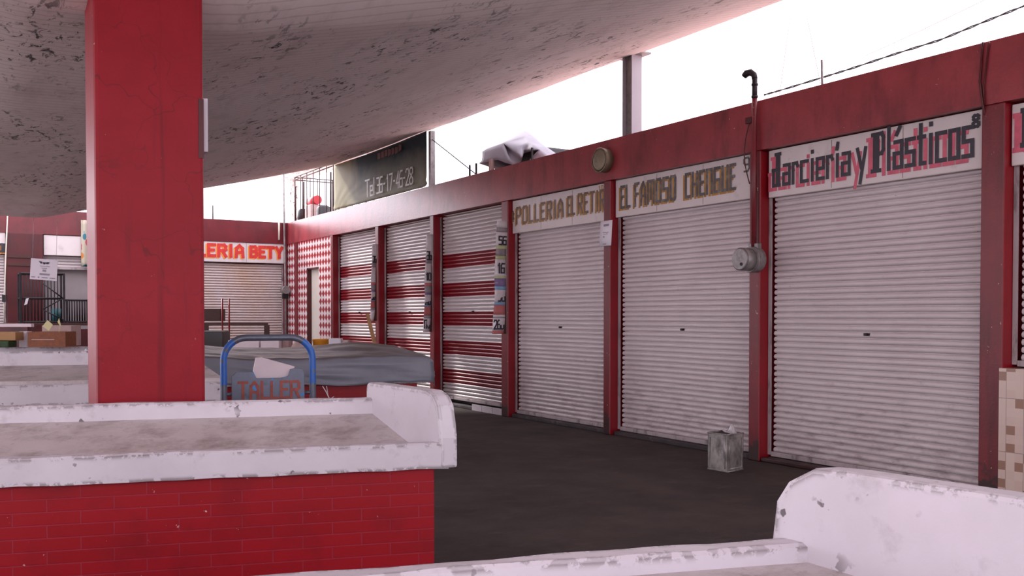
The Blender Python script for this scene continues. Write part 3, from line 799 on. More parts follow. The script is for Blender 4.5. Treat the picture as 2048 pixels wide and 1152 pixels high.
P5 = counter('far counter behind the tarpaulin, with boxes on top', O5, 2.7, .8, .90, .7, .88, .90, .93, .93, GC, ends=(False, True))
O6 = at(176, 700, 12.6); O6.z = 0
P6 = counter('far left counter holding the orange brown crate', O6 - Ld * .6, 3.2, .9, .93, .75, .92, .94, 1.0, .98, GC, ends=(False, False))

# ------------------------------------------------------------------ red column
cr = at(411, 700, 5.60); cr.z = 0
cl = cr + Ld * .601
Sd = V(0, 1, 0)
th = thing('concrete_column', 'thick red concrete column between the counters, holding the curved roof', 'column', (cr + cl) / 2 + Sd * .18)
m = MB(); ZC = 3.36
prof = [cr, cl, cl + Sd * .37, cr + Sd * .37]
m.prism(prof, (0, 0, ZC)); m.build('shaft', 'column', th, bevel=.022)
# small boards fixed to its side
zt, zb_ = at(411, 197, 5.6).z, at(411, 303, 5.6).z
m = MB(); q = cr + V(.002, .03, 0)
m.obox((q.x, q.y, zb_), (.026, -.0075, 0), (0, .30, 0), (0, 0, zt - zb_))
o = m.build('notice_board', 'paper'); tag(o, 'thin white board fixed edge-on to the right side of the red column', 'notice')
zt, zb_ = at(411, 201, 5.6).z, at(411, 318, 5.6).z
m = MB(); m.obox(V(cr.x, cr.y - .006, zb_) + Ld * .002, Ld * .03, (0, .006, 0), (0, 0, zt - zb_))
part(m.build('fixing_strip', 'red_dark', th), 'darker red strip on the corner')

# ------------------------------------------------------------------ grey tarpaulin over the long counter
def drape(W_, D, over, nx_, ny_, pos, hem, wr, seed, flare=.18):
    """cloth lying on a W_ x D top and hanging by over=(x0,x1,y0,y1); pos(l,e) -> top point; hem varies the drop"""
    rows = []
    for j in range(ny_ + 1):
        b = -over[2] + (D + over[2] + over[3]) * j / ny_
        rw = []
        for i in range(nx_ + 1):
            a = -over[0] + (W_ + over[0] + over[1]) * i / nx_
            ca, cb = min(max(a, 0), W_), min(max(b, 0), D)
            ox, oy = a - ca, b - cb
            drop = max(abs(ox), abs(oy)) + .25 * min(abs(ox), abs(oy))
            if drop > 0: drop = drop * hem(a, b)
            n1 = mnoise.noise(V(a * 2.1, b * 5.0, seed)); n2 = mnoise.noise(V(a * 6, b * 7, seed + 3))
            n3 = mnoise.noise(V(a * 1.2 + drop * 1.5, drop * 9, seed + 7))
            fl_ = flare * drop + (.02 + .035 * abs(n3) + .05 * max(0, mnoise.noise(V(a * .8 + b, drop * 15 + a * 1.3, seed)))) * min(1, drop * 10)
            p = pos(ca + (math.copysign(fl_, ox) if abs(ox) > 1e-6 else 0), cb + (math.copysign(fl_, oy) if abs(oy) > 1e-6 else 0))
            rw.append(p + V(0, 0, -drop + wr * (n1 + .5 * n2)))
        rows.append(rw)
    m = MB(); m.grid(rows); return m
def top4(l, e):
    k = min(1, max(0, e / .85))
    hump = .04 * math.exp(-((l - .55) / .4) ** 2) + .05 * math.exp(-((l - 2.6) / .35) ** 2) - .02 * math.exp(-((l - 1.5) / .5) ** 2)
    return O4 + Ld * (l + .0) + Ed * e + V(0, 0, .945 + .115 * k + hump * (.4 + .6 * k))
def hem4(a, b): return 1 + .06 * math.sin(a * 2.3) + .05 * mnoise.noise(V(a * 2, b, 1))
m = drape(3.65, .87, (.26, .3, .31, .3), 120, 56, top4, hem4, .016, 3, .04)
o = m.build('tarpaulin', 'tarp_grey', solid=.006); tag(o, 'creased grey tarpaulin draped over the long counter beyond the cart', 'tarpaulin')

# ------------------------------------------------------------------ hand cart
pl, pr = at(447, 700, 6.25), at(625, 700, 6.45)
pl.z = pr.z = 0
ax = (pr - pl).normalized(); back = V(-ax.y, ax.x, 0)
zt = at(535, 675, 6.35).z
th = thing('hand_cart', 'blue and grey hand cart with rust red letters on its plate', 'cart', (pl + pr) / 2)
wid = (pr - pl).length
def hp(s, z, d=0): return pl + ax * s + back * d + V(0, 0, z)
rr = .15; path = [hp(0, .16)] + [hp(0, .16 + (zt - rr - .16) * k / 6) for k in range(1, 7)]
for k in range(1, 9):
    a_ = math.pi / 2 * k / 8; path.append(hp(rr - rr * math.cos(a_), zt - rr + rr * math.sin(a_)))
path += [hp(rr + (wid - 2 * rr) * k / 4, zt) for k in range(1, 5)]
for k in range(1, 9):
    a_ = math.pi / 2 * k / 8; path.append(hp(wid - rr + rr * math.sin(a_), zt - rr + rr * math.cos(a_)))
path += [hp(wid, zt - rr - (zt - rr - .16) * k / 6) for k in range(1, 7)]
m = MB(); m.tube(path, .0225, 12)
# bare worn crossbar and lower legs, blue bends
nseg = len(path) - 1; per = 12
for fi in range(nseg * per):
    sgi = fi // per; z_ = (path[sgi].z + path[sgi + 1].z) / 2
    s_ = (path[sgi] - pl).dot(ax)
    m.mi[fi] = 1 if (zt - .34 < z_ < zt - .03) else 0
hnd = m.build('handle', ['slate_metal', 'blue_paint'], th)
part(hnd, 'bent tube handle, bare on top and blue at the bends')
zpt, zpb = at(535, 739, 6.35).z, .34
s0, s1 = (at(463, 700, 6.25) - pl).dot(ax), (at(610, 700, 6.42) - pl).dot(ax)
dz = zpt - .012
prof = [(s0, zpb), (s1, zpb), (s1 - .005, dz - .02), (s1 - .02, zpt + .002), (s1 - .06, zpt + .008), (s1 - .10, zpt), (s1 - .115, dz - .035), (s0 + .32, dz - .045), (s0 + .16, dz - .045), (s0 + .14, dz - .0), (s0 + .03, dz), (s0, dz - .03)]
m = MB(); m.prism([hp(a_, z_, -.012) for a_, z_ in prof], back * .012)
m.build('name_plate', 'cart_plate', th, bevel=.003)
m = MB(); tl, tr_ = (at(478, 700, 6.25) - pl).dot(ax), (at(597, 700, 6.42) - pl).dot(ax)
zl0 = at(535, 797, 6.3).z; zl1 = at(535, 765, 6.3).z
letters(m, 'TALLER', hp(tl, zl0, -.015), ax * (tr_ - tl), (0, 0, zl1 - zl0), .018, gap=.45)
part(m.build('lettering', 'rust_paint', th, fix=False), 'rust red hand painted letters')
for s_ in (s0, s1):
    for z_ in (.62, .92):
        m = MB(); m.tube([hp(s_, z_, .004), hp(0 if s_ == s0 else wid, z_, 0)], .012, 8); m.build('bracket', 'slate_metal', th)
m = MB(); m.obox(hp(-.03, .15, -.03), ax * (wid + .06), back * .8, (0, 0, .035)); m.build('platform', 'cart_plate', th, bevel=.008)
for s_, d in ((.05, .06), (wid - .05, .06), (.05, .68), (wid - .05, .68)):
    m = MB(); m.cyl(hp(s_ - .02, .075, d), hp(s_ + .02, .075, d), .075, 20); m.build('wheel', 'black_plastic', th)
# white foam offcut standing on the cart behind the plate
f0 = [(507, 741), (512, 716), (524, 715), (589, 733), (588, 742)]
pp = [at(x_, y_, 6.42) for x_, y_ in f0]
bl_, br_ = pp[0].copy(), pp[-1].copy(); bl_.z = br_.z = .186
m = MB(); m.prism([bl_] + pp + [br_], back * .05)
o = m.build('foam_sheet', 'foam'); tag(o, 'white foam offcut with a slanting top standing behind the cart plate', 'foam board')

# ------------------------------------------------------------------ square tin by the pier
c0 = floor_at(1455, 945); cL = floor_at(1412, 938)
u = (cL - c0).normalized(); w = V(-u.y, u.x, 0)
if w.dot(V(1, 0, 0)) < 0: w = -w
S, H = .232, .35
th = thing('square_tin', 'dented square tin used as a bin, standing by the red pier', 'tin can', c0 + (u + w) * S / 2)
m = MB()
def tp(a_, b_, z): return c0 + u * a_ + w * b_ + V(0, 0, z)
t_ = .006
for (a0, a1, b0, b1) in ((0, S, 0, t_), (0, S, S - t_, S), (0, t_, 0, S), (S - t_, S, 0, S)):
    m.hexa([tp(a0, b0, 0), tp(a1, b0, 0), tp(a1, b1, 0), tp(a0, b1, 0), tp(a0, b0, H), tp(a1, b0, H), tp(a1, b1, H), tp(a0, b1, H)])
m.hexa([tp(0, 0, 0), tp(S, 0, 0), tp(S, S, 0), tp(0, S, 0), tp(0, 0, .008), tp(S, 0, .008), tp(S, S, .008), tp(0, S, .008)])
m.build('body', 'tin', th)
for z in (.0, H - .008):
    m = MB(); m.tube([tp(-.002, -.002, z + .005), tp(S, -.002, z + .005), tp(S, S, z + .005), tp(-.002, S, z + .005), tp(-.002, -.002, z + .005)], .006, 6)
    m.build('rim', 'tin', th)
m = MB(); g_ = .028
for fcn in (lambda a_, z: tp(a_, -.002, z), lambda a_, z: tp(-.002, a_, z)):
    m.tube([fcn(g_, .03), fcn(S - g_, .03), fcn(S - g_, H - .04), fcn(g_, H - .04), fcn(g_, .03)], .006, 6)
m.build('pressed_panel', 'tin', th)
m = MB()
rows = []
for i in range(15):
    rw = []
    for j in range(15):
        a_, b_ = .012 + (S - .024) * i / 14, .118 + (S - .13) * j / 14
        ed = min(i, j, 14 - i, 14 - j) / 7
        rw.append(tp(a_, b_, H - .03 + ed * (.05 + .16 * max(0, mnoise.noise(V(a_ * 14, b_ * 14, 3)) + .15))))
    rows.append(rw)
m.grid(rows); o = m.build('plastic_bag', ['plastic_bag'], None)
tag(o, 'crumpled clear plastic bag stuffed in the top of the square tin', 'plastic bag')
m = MB(); rows = []
for i in range(11):
    rw = []
    for j in range(11):
        a_, b_ = .02 + .19 * i / 10, .012 + .1 * j / 10
        ed = min(i, j, 10 - i, 10 - j) / 5
        rw.append(tp(a_, b_, H - .012 + ed * (.03 + .02 * mnoise.noise(V(a_ * 20, b_ * 20, 8)))))
    rows.append(rw)
m.grid(rows); o = m.build('black_bag', 'black_plastic'); tag(o, 'scrap of black plastic showing over the rim of the square tin', 'plastic bag')

# ------------------------------------------------------------------ meter and service pipe on the pier
Xp = XW - .045
yp = wy(1507, Xp)
th = thing('electric_meter', 'grey electric meter with a long red service pipe rising above the roof', 'meter', (Xp, yp, wz(1500, 520)))
zm = wz(1500, 520, Xp); ztop = wz(1507, 150, Xp)
m = MB(); m.tube([(Xp, yp, zm + .1), (Xp, yp, wz(1507, 198, Xp))], .026, 12); part(m.build('service_pipe', 'red', th), 'red painted service pipe')
m = MB(); m.tube([(Xp, yp, wz(1507, 198, Xp)), (Xp, yp, ztop - .03)], .026, 12)
for z in (wz(1507, 172, Xp), wz(1507, 196, Xp)): m.tube([(Xp, yp, z), (Xp, yp, z + .02)], .032, 12)
m.tube([(Xp, yp, ztop - .04), (Xp, yp + .01, ztop + .0), (Xp - .01, yp + .045, ztop + .03), (Xp - .02, yp + .09, ztop + .028), (Xp - .025, yp + .12, ztop + .005)], [.028, .03, .034, .036, .03], 12)
part(m.build('weather_head', 'dark_metal', th), 'dark curved weather head')
m = MB()
m.cyl((XW + .002, yp, zm), (XW - .07, yp, zm), .125, 28); m.cyl((XW - .07, yp, zm), (XW - .10, yp, zm), .128, 28)
m.obox((XW - .06, yp - .06, zm + .10), (.06, 0, 0), (0, .12, 0), (0, 0, .06))
m.build('socket', 'grey_metal', th, bevel=.006)
m = MB(); m.cyl((XW - .10, yp, zm), (XW - .23, yp, zm), .112, 32); m.cyl((XW - .23, yp, zm), (XW - .245, yp, zm), .112, 32, 0, .098)
m.cyl((XW - .1, yp, zm), (XW - .115, yp, zm), .122, 32)
m.build('meter_cover', 'grey_metal', th)
m = MB(); m.cyl((XW - .244, yp - .03, zm - .05), (XW - .252, yp - .03, zm - .05), .016, 12); m.build('seal', 'dark_metal', th)
m = MB(); z0_ = wz(1495, 242, Xp); pts = []
for k in range(15):
    t = k / 14; pts.append((XW - .02 - .02 * math.sin(math.pi * t), yp + .085 + .055 * math.sin(math.pi * t), z0_ - .62 * t))
m.tube(pts, .006, 6); m.obox((XW - .03, yp + .06, z0_ - .02), (.03, 0, 0), (0, .08, 0), (0, 0, .06))
part(m.build('loose_cable', 'red_dark', th), 'drooping cable beside the pipe')
# round metal disc on the fascia
c = hit(1206, 321, 0, XW - .05); rd = .143
th = thing('round_bell', 'round dull brass bell fixed on the red fascia over a pier', 'bell', (XW, c.y, c.z))
m = MB(); m.tube([(XW + .004, c.y, c.z), (XW - .09, c.y, c.z), (XW - .105, c.y, c.z)], [rd, rd, rd - .012], 36)
m.build('drum', 'brass', th)
m = MB(); m.tube([(XW - .105, c.y, c.z), (XW - .112, c.y, c.z), (XW - .118, c.y, c.z)], [rd - .012, rd - .03, .03], 36); m.build('face', 'brass', th)
m = MB(); pts = []
for k in range(29):
    a_ = 2 * math.pi * k / 28; pts.append((XW - .103, c.y + math.cos(a_) * (rd + .0), c.z + math.sin(a_) * rd))
m.tube(pts, .007, 6); m.build('rim', 'brass', th)
# paper notice on a pier
q = hit(1199, 443, 0, XW - .03); y_r = wy(1222, XW - .03)
yl, z1_, z0_ = q.y, q.z, wz(1211, 492, XW - .03)
th = thing('paper_notice', 'white paper notice taped to the red pier between two white shutters', 'notice', (XW, (yl + y_r) / 2, z0_))
m = MB(); rows = [[V(XW - .012 - .02 * t, yl + (y_r - yl) * s_, z0_ + (z1_ - z0_) * (1 - t) - .0) for s_ in (0, .5, 1)] for t in (0, .33, .66, 1)]
m.grid(rows); m.build('sheet', 'paper', th, solid=.003)
m = MB(); hh, ww = z1_ - z0_, y_r - yl
for (s0_, s1_, t0, t1) in ((.3, .75, .13, .22), (.25, .75, .45, .48), (.3, .7, .52, .54), (.3, .6, .9, .94), (.3, .42, .6, .66)):
    m.face([(XW - .016 - .02 * t, yl + ww * s_, z1_ - hh * t) for s_, t in ((s0_, t0), (s1_, t0), (s1_, t1), (s0_, t1))])
part(m.build('lettering', 'ink', th, fix=False), 'grey printed lines')

# ------------------------------------------------------------------ price strips hanging from the piers
def price_strip(label, ptop, pbot, yt, yb, bands, digits, Yoff=.03):
    """vinyl strip hung out from the pier face, turned towards the passage; pixel x of its edges at top and bottom"""
    Y = wy(ptop[1]) - Yoff
    def pt(x, y): return hit(x, y, 1, Y)
    z1, z0 = pt(ptop[0], yt).z, pt(pbot[0], yb).z
    xl1, xr1 = pt(ptop[0], yt).x, pt(ptop[1], yt).x
    xl0, xr0 = pt(pbot[0], yb).x, pt(pbot[1], yb).x
    th = thing('price_strip', label, 'price sign', ((xl1 + xr1) / 2, Y, z0), 'price strips on the red piers')
    def q(s_, t, d=0):        # s 0..1 across, t 0..1 downwards
        bow = .018 * math.sin(t * 7.5) + .01 * math.sin(t * 17 + s_ * 2)
        l, r = xl1 + (xl0 - xl1) * t, xr1 + (xr0 - xr1) * t
        return V(l + (r - l) * s_ + .008 * math.sin(t * 9), Y - .02 + bow - d, z1 + (z0 - z1) * t)
    m = MB(); mats = []
    edges = [0] + [b[0] for b in bands]
    for k, (t1, mt) in enumerate(bands):
        if mt not in mats: mats.append(mt)
        t0 = edges[k]; n = max(2, int((t1 - t0) * 40))
        m.grid([[q(s_, t0 + (t1 - t0) * i / n) for s_ in (0, .33, .66, 1)] for i in range(n + 1)], mats.index(mt))
    st_ = m.build('strip', mats, th, solid=.003)
    for (s, t0, t1, s0, s1) in digits:
        m = MB()
        letters(m, s, q(s0, t1, .006), q(s1, t1, .006) - q(s0, t1, .006), (0, 0, q(s0, t0).z - q(s0, t1).z), .022, gap=.3)
        part(m.build('lettering', 'black_paint', st_, fix=False), 'black price numerals')
    m = MB(); xb = max(xr1, xr0)
    m.hexa([(xr0 - .02, Y + .02, z0), (xb + .0, Y + .02, z0), (xb, Y + .035, z0), (xr0 - .02, Y + .035, z0), (xr1 - .02, Y + .02, z1), (xb, Y + .02, z1), (xb, Y + .035, z1), (xr1 - .02, Y + .035, z1)])
    part(m.build('backing_board', 'wood_dark', th), 'dark wooden backing board')
M['vinyl'] = paint('glossy white vinyl', 'cfc9cb', .18, var=.08, vs=9, bump=.3, bs=12)
M['vinyl_grey'] = paint('grey vinyl', '8e878c', .2, var=.2, vs=9)
M['vinyl_lime'] = paint('pale lime vinyl', 'b9bd8f', .2)
M['vinyl_violet'] = paint('violet vinyl', '7d6c94', .25)
M['vinyl_blue'] = paint('pale blue vinyl', '7fa6c8', .25)
M['vinyl_coral'] = paint('coral vinyl', 'b86a68', .25)
BD = [(.06, 'vinyl'), (.10, 'vinyl_grey'), (.22, 'vinyl'), (.25, 'vinyl_lime'), (.31, 'vinyl_grey'), (.34, 'vinyl_lime'), (.49, 'vinyl'), (.51, 'vinyl_lime'), (.58, 'vinyl_violet'), (.61, 'vinyl_blue'), (.72, 'vinyl'), (.745, 'vinyl_blue'), (.83, 'vinyl_coral'), (.85, 'vinyl'), (.86, 'vinyl_grey'), (.97, 'vinyl'), (1, 'vinyl_coral')]
price_strip('price strip with bold numerals next to the plain white shutters', (993, 1014), (983, 1006), 441, 668, BD,
            [('56', .14, .21, .25, .9), ('16', .38, .46, .35, .85), ('96', .63, .71, .35, .95), ('260', .88, .955, .12, .95)])
BD2 = [(.22, 'vinyl'), (.3, 'vinyl_grey'), (.5, 'vinyl'), (.53, 'vinyl_coral'), (.6, 'vinyl_grey'), (.62, 'vinyl_violet'), (.72, 'vinyl'), (.74, 'vinyl_blue'), (.83, 'vinyl_coral'), (.86, 'vinyl_grey'), (1, 'vinyl')]
price_strip('price strip on the pier between the two nearer striped shutters', (852, 865), (845, 858), 468, 664, BD2,
            [('36', .18, .26, .2, .9), ('10', .40, .47, .3, .9), ('140', .65, .72, .1, .9), ('176', .88, .96, .1, .95)])
price_strip('narrow price strip on the pier behind the leaning plank', (744, 754), (739, 747), 488, 642, BD2,
            [('76', .16, .24, .2, .9), ('50', .64, .72, .2, .9)])
# ------------------------------------------------------------------ telephone banner on the roof edge
XB = XW + .045
y1, y0 = wy(672, XB), wy(857, XB)
zb1, zb0 = 4.475, 3.565
th = thing('vinyl_banner', 'weathered dark vinyl banner with a telephone number above the striped shutters', 'banner', (XB, (y0 + y1) / 2, zb0))
rows = []
for j in range(19):
    t = j / 18; rw = []
    for i in range(49):
        s_ = i / 48
        pull = .025 * math.sin(26 * math.atan2(t + .05, s_ + .02)) * math.exp(-4 * math.hypot(s_, t)) + .03 * math.sin(22 * math.atan2(t + .03, 1 - s_ + .03)) * math.exp(-5 * math.hypot(1 - s_, t)) + .02 * math.sin(18 * math.atan2(1.05 - t, s_ + .02)) * math.exp(-5 * math.hypot(s_, 1 - t))
        sag = -.02 * math.sin(math.pi * s_) * t
        rw.append(V(XB - .03 + .7 * pull + .012 * mnoise.noise(V(s_ * 5, t * 2, 1)), y1 + (y0 - y1) * s_, zb0 + (zb1 - zb0) * t + sag))
    rows.append(rw)
m = MB(); m.grid(rows); m.build('sheet', 'banner', th, solid=.003)
m = MB(); Y_ = lambda px: wy(px, XB - .06)
O = V(XB - .068, Y_(733), zb0 + .10); U = V(0, Y_(828) - Y_(733), .02)
def tel(mb, stroke):
    letters(mb, 'T', V(XB - .068, Y_(732), zb0 + .09), (0, Y_(740) - Y_(732), 0), (0, 0, .30), stroke)
    letters(mb, 'e', V(XB - .068, Y_(742), zb0 + .09), (0, Y_(746.5) - Y_(742), 0), (0, 0, .28), stroke)
    letters(mb, 'I', V(XB - .068, Y_(748.5), zb0 + .09), (0, Y_(750) - Y_(748.5), 0), (0, 0, .30), stroke)
    for s_, a_, b_ in (('36', 755, 766), ('-', 768, 772), ('17', 775, 786), ('-', 788, 791.5), ('46', 794, 806), ('-', 808, 811.5), ('28', 813, 827)):
        letters(mb, s_, V(XB - .068, Y_(a_), zb0 + .10), (0, Y_(b_) - Y_(a_), 0), (0, 0, .27), stroke, gap=.3)
tel(m, .03); part(m.build('telephone_number', 'banner_text', th, fix=False), 'pale printed telephone number')
m = MB()
for k in range(7):
    ya_ = Y_(757 + 7 * k); yb_ = Y_(762.5 + 7 * k); o1 = R.uniform(-.02, .02); o2 = R.uniform(-.02, .02)
    m.face([(XB - .07, ya_, zb1 - .2 + o1), (XB - .07, yb_, zb1 - .19 + o2), (XB - .07, yb_, zb1 - .09 + o1), (XB - .07, ya_, zb1 - .08 + o2)])
part(m.build('faded_heading', 'banner_red', th, fix=False), 'illegible faded red heading')
m = MB(); m.box(XB - .02, XB + .06, y0 - .13, y0 - .05, ZT, 4.46); m.build('post', 'grey_metal', th)
m = MB(); m.box(XB - .02, XB + .02, y1 + .0, y1 + .04, ZT, 4.44); m.build('post', 'dark_metal', th)
for k in range(4):
    yy = y1 + (y0 - y1) * (k + .7) / 4.4
    m = MB(); m.tube([(XB - .03, yy, zb0 + .01), (XB - .02, yy, zb0 - .012)], .006, 6); m.build('tie', 'dark_metal', th)
# guy wire from the banner post
m = MB(); m.tube([(XB, y0 - .15, wz(868, 278, XB)), (XB + .02, wy(952, XB), ZT)], .008, 6)
o = m.build('guy_wire', 'cable'); tag(o, 'dark guy wire slanting from the banner post down to the fascia', 'wire')
# roof post carrying the shell
q = hit(1264, 268, 0, XW + .1)
th = thing('roof_post', 'pale grey steel post between the red fascia and the roof edge', 'post', (q.x, q.y, ZT))
m = MB(); m.box(q.x - .035, q.x + .035, q.y - .08, q.y + .08, ZT - .01, 4.50); m.build('shaft', 'grey_metal', th)
M['post_paint'] = paint('pale grey paint', 'a39ca4', .5, var=.06)
for s_ in (-1, 1):
    m = MB(); m.box(q.x - .075, q.x + .075, q.y + s_ * .08 - .008, q.y + s_ * .08 + .008, ZT - .01, 4.50); m.build('flange', 'post_paint', th)
m = MB(); m.box(q.x - .16, q.x + .12, q.y - .2, q.y + .2, 4.485, 4.505); m.build('cap_plate', 'grey_metal', th)

# ------------------------------------------------------------------ covered bundle on the roof
Xb = XW + .5
ya, yb = wy(962, Xb), wy(1094, Xb)             # far, near
L_ = ya - yb
th = thing('roof_bundle', 'goods under a pale grey tarpaulin on the shop roof', 'bundle', (Xb, (ya + yb) / 2, ZT - .1))
def zb_px(x, y): return wz(x, y, Xb)
def ridge(s_):     # outline of the cover from far (0) to near (1)
    ks = [(0, 311), (.12, 292), (.32, 274), (.68, 257), (.82, 272), (1.0, 292)]
    for (a_, ya_), (b_, yb_) in zip(ks, ks[1:]):
        if s_ <= b_ + 1e-9:
            return zb_px(962 + 132 * s_, ya_ + (yb_ - ya_) * (s_ - a_) / (b_ - a_))
    return zb_px(1094, 292)
def bp(u_, v_, X): return hit(940 + u_ / 10.47, 240 + v_ / 10.47, 0, X)
BV = [bp(240, 640, 7.30), bp(190, 910, 7.26), bp(580, 830, 7.22), bp(690, 490, 7.26), bp(370, 530, 7.75), bp(640, 340, 7.9), bp(1155, 175, 7.65),
      bp(900, 945, 7.20), bp(1060, 880, 7.28), bp(1090, 790, 7.22), bp(1060, 560, 7.30), bp(1085, 400, 7.45), bp(1140, 640, 7.36), bp(1600, 560, 7.5),
      bp(1640, 780, 7.45), bp(1240, 850, 7.26), bp(1440, 625, 7.26), bp(1250, 480, 7.42), bp(1150, 330, 7.5), bp(720, 500, 7.36)]
BF = [(0, 3, 2, 1), (0, 4, 3), (4, 5, 3), (5, 6, 18, 3), (3, 18, 11), (3, 11, 10), (2, 3, 7), (3, 19, 7), (19, 8, 7), (19, 9, 8), (3, 10, 9, 19), (6, 13, 17, 18), (18, 17, 11),
      (11, 17, 12, 10), (17, 13, 16), (17, 16, 12), (10, 12, 9), (13, 14, 16), (14, 15, 16), (9, 12, 8)]
bk = len(BV); BV += [V(8.4, p.y, ZT - .11) for p in (BV[0], BV[4], BV[5], BV[6], BV[13], BV[14])] + [V(8.3, BV[1].y, ZT + .02)]
BF += [(0, 1, bk + 6), (0, bk + 6, bk, 4), (4, bk, bk + 1), (4, bk + 1, bk + 2, 5), (5, bk + 2, bk + 3, 6), (6, bk + 3, bk + 4, 13), (13, bk + 4, bk + 5, 14)]
bm = bmesh.new(); vs_ = [bm.verts.new(p) for p in BV]
for f_ in BF: bm.faces.new([vs_[k] for k in f_])
bmesh.ops.recalc_face_normals(bm, faces=bm.faces)
bmesh.ops.triangulate(bm, faces=bm.faces)
bmesh.ops.subdivide_edges(bm, edges=bm.edges, cuts=3, use_grid_fill=True)
for _ in range(1): bmesh.ops.smooth_vert(bm, verts=[v for v in bm.verts if not v.is_boundary], factor=.3, use_axis_x=True, use_axis_y=True, use_axis_z=True)
for v in bm.verts: v.co += V(.02, .01, .012) * mnoise.noise(v.co * 5)
m = MB(); m.v = [v.co.copy() for v in bm.verts]; bm.verts.index_update()
for f_ in bm.faces: m.f.append([v.index for v in f_.verts]); m.mi.append(0); m.sm.append(True)
bm.free(); m.build('cover', 'tarp_pale', th, solid=.008)
m = MB(); y_a, y_b = BV[2].y, BV[15].y
m.box(7.55, 8.1, min(y_a, y_b), max(y_a, y_b), ZT - .12, ZT + .32); part(m.build('covered_goods', 'black_plastic', th, bevel=.03), 'dark goods under the cover')
for px_ in (964, 977, 1008, 1090):
    yy = wy(px_, Xb); m = MB(); w_ = .012 if px_ != 1008 else .03
    m.box(Xb - .22 - w_, Xb - .22 + w_, yy - w_, yy + w_, ZT - .13, ZT + .25)
    m.build('leg', 'dark_metal' if px_ != 1008 else 'pinkish', th)

# ------------------------------------------------------------------ wire cage and clutter on the roof at the corner
Xc = XW + .15
ya, yb = wy(591, Xc), wy(668, Xc)
Zt_c = wz(600, 349, Xc) - .02
th = thing('wire_cage', 'tall rusty wire cage on the roof beside the banner', 'cage', (Xc + .4, (ya + yb) / 2, ZT - .12))
for z in (Zt_c, Zt_c - .06):
    m = MB(); m.tube([(Xc, ya, z), (Xc, yb, z), (Xc + .9, yb, z), (Xc + .9, ya, z), (Xc, ya, z)], .012, 6); m.build('top_rail', 'rust_metal', th)
for k in range(7):
    yy = ya + (yb - ya) * k / 6
    m = MB(); m.tube([(Xc, yy, ZT - .13), (Xc, yy, Zt_c)], .014 if k in (0, 6) else .010, 6); m.build('bar', 'rust_metal', th)
    m = MB(); m.tube([(Xc + .9, yy, ZT - .13), (Xc + .9, yy, Zt_c)], .010, 6); m.build('bar', 'rust_metal', th)
for k in range(1, 5):
    m = MB(); m.tube([(Xc + .9 * k / 5, ya, ZT - .13), (Xc + .9 * k / 5, ya, Zt_c)], .010, 6); m.build('bar', 'rust_metal', th)
for i, (px_, lab) in enumerate(((592, 'leftmost of the tall rusty reinforcing bars on the corner roof'), (608.5, 'second tall reinforcing bar, over the black drum'), (662.5, 'tall reinforcing bar just left of the banner'))):
    yy = wy(px_, XW + .1); m = MB(); m.tube([(XW + .1, yy, ZT - .02), (XW + .1, yy, 4.40 if i else 4.36)], .02, 8)
    o = m.build('steel_rod', 'rust_metal'); tag(o, lab, 'steel rod', 'reinforcing bars on the corner roof')
q = hit(608, 435, 0, XW + .42); r_ = .15
m = MB(); zz = ZT - .12
m.tube([(q.x, q.y, zz), (q.x, q.y, zz + .02), (q.x, q.y, zz + .22), (q.x, q.y, zz + .24), (q.x, q.y, zz + .44), (q.x, q.y, zz + .46)], [r_, r_, r_, r_ + .015, r_, r_ - .03], 24)
o = m.build('drum', 'black_plastic'); tag(o, 'black drum inside the wire cage on the roof', 'drum')
q = hit(627, 402, 0, XW + .48); m = MB()
m.obox((q.x - .15, q.y - .25, ZT - .12), (.3, 0, 0), (0, .42, 0), (0, 0, q.z - ZT + .02)); o = m.build('plastic_crate', 'pinkish', bevel=.02); tag(o, 'pale crate under the red roll inside the wire cage', 'crate')
m = MB(); m.cyl((q.x, q.y - .28, q.z + .0), (q.x, q.y + .25, q.z + .0), .1, 16); o = m.build('red_roll', 'red_plastic'); tag(o, 'red roll lying on a pale crate inside the wire cage', 'roll')
q = hit(648, 425, 0, XW + .5); m = MB()
m.tube([(q.x, q.y, ZT - .12), (q.x, q.y, ZT + .0), (q.x, q.y, ZT + .28), (q.x, q.y, ZT + .33)], [.13, .17, .16, .07], 18); o = m.build('bucket', 'black_plastic'); tag(o, 'dark bucket beside the pale crate inside the wire cage', 'bucket')

# ------------------------------------------------------------------ wires over the roof
def wire(name, label, pts, r, mat='cable', X=7.4, n=6, twist=False):
    P_ = [hit(x_, y_, 0, X) for x_, y_ in pts]; out = []
    for a_, b_ in zip(P_, P_[1:]):
        for k in range(10): out.append(a_.lerp(b_, k / 10))
    out.append(P_[-1]); m = MB()
    if twist:
        for ph in (0, math.pi):
            m.tube([p + V(math.sin(i * .7 + ph), 0, math.cos(i * .7 + ph)) * r * 1.1 for i, p in enumerate(out)], r, n)
    else: m.tube(out, r, n)
    o = m.build(name, mat); tag(o, label, 'cable'); return o
wire('power_cable', 'twisted black power cable rising to the right above the fascia', [(1528, 190), (1560, 181), (1645, 155), (1700, 138), (1790, 108), (1880, 80), (1960, 47), (2048, 12), (2140, -28)], .0055, twist=True)
wire('guy_wire', 'thin pale stay wire, left of the pair above the fascia', [(1559, 190), (1572, 95), (1586, -10)], .004, 'twine', 7.5)
wire('guy_wire', 'thin pale stay wire, right of the pair, meeting the short roof rod', [(1641, 168), (1624, 85), (1605, -10)], .004, 'twine', 7.5)
wire('guy_wire', 'faint pale wire high in the sky at the right', [(1730, 112), (1840, 62), (1990, -10)], .003, 'twine', 7.5)
q0 = hit(1645, 167, 0, 7.1); q1 = hit(1643.5, 120, 0, 7.1)
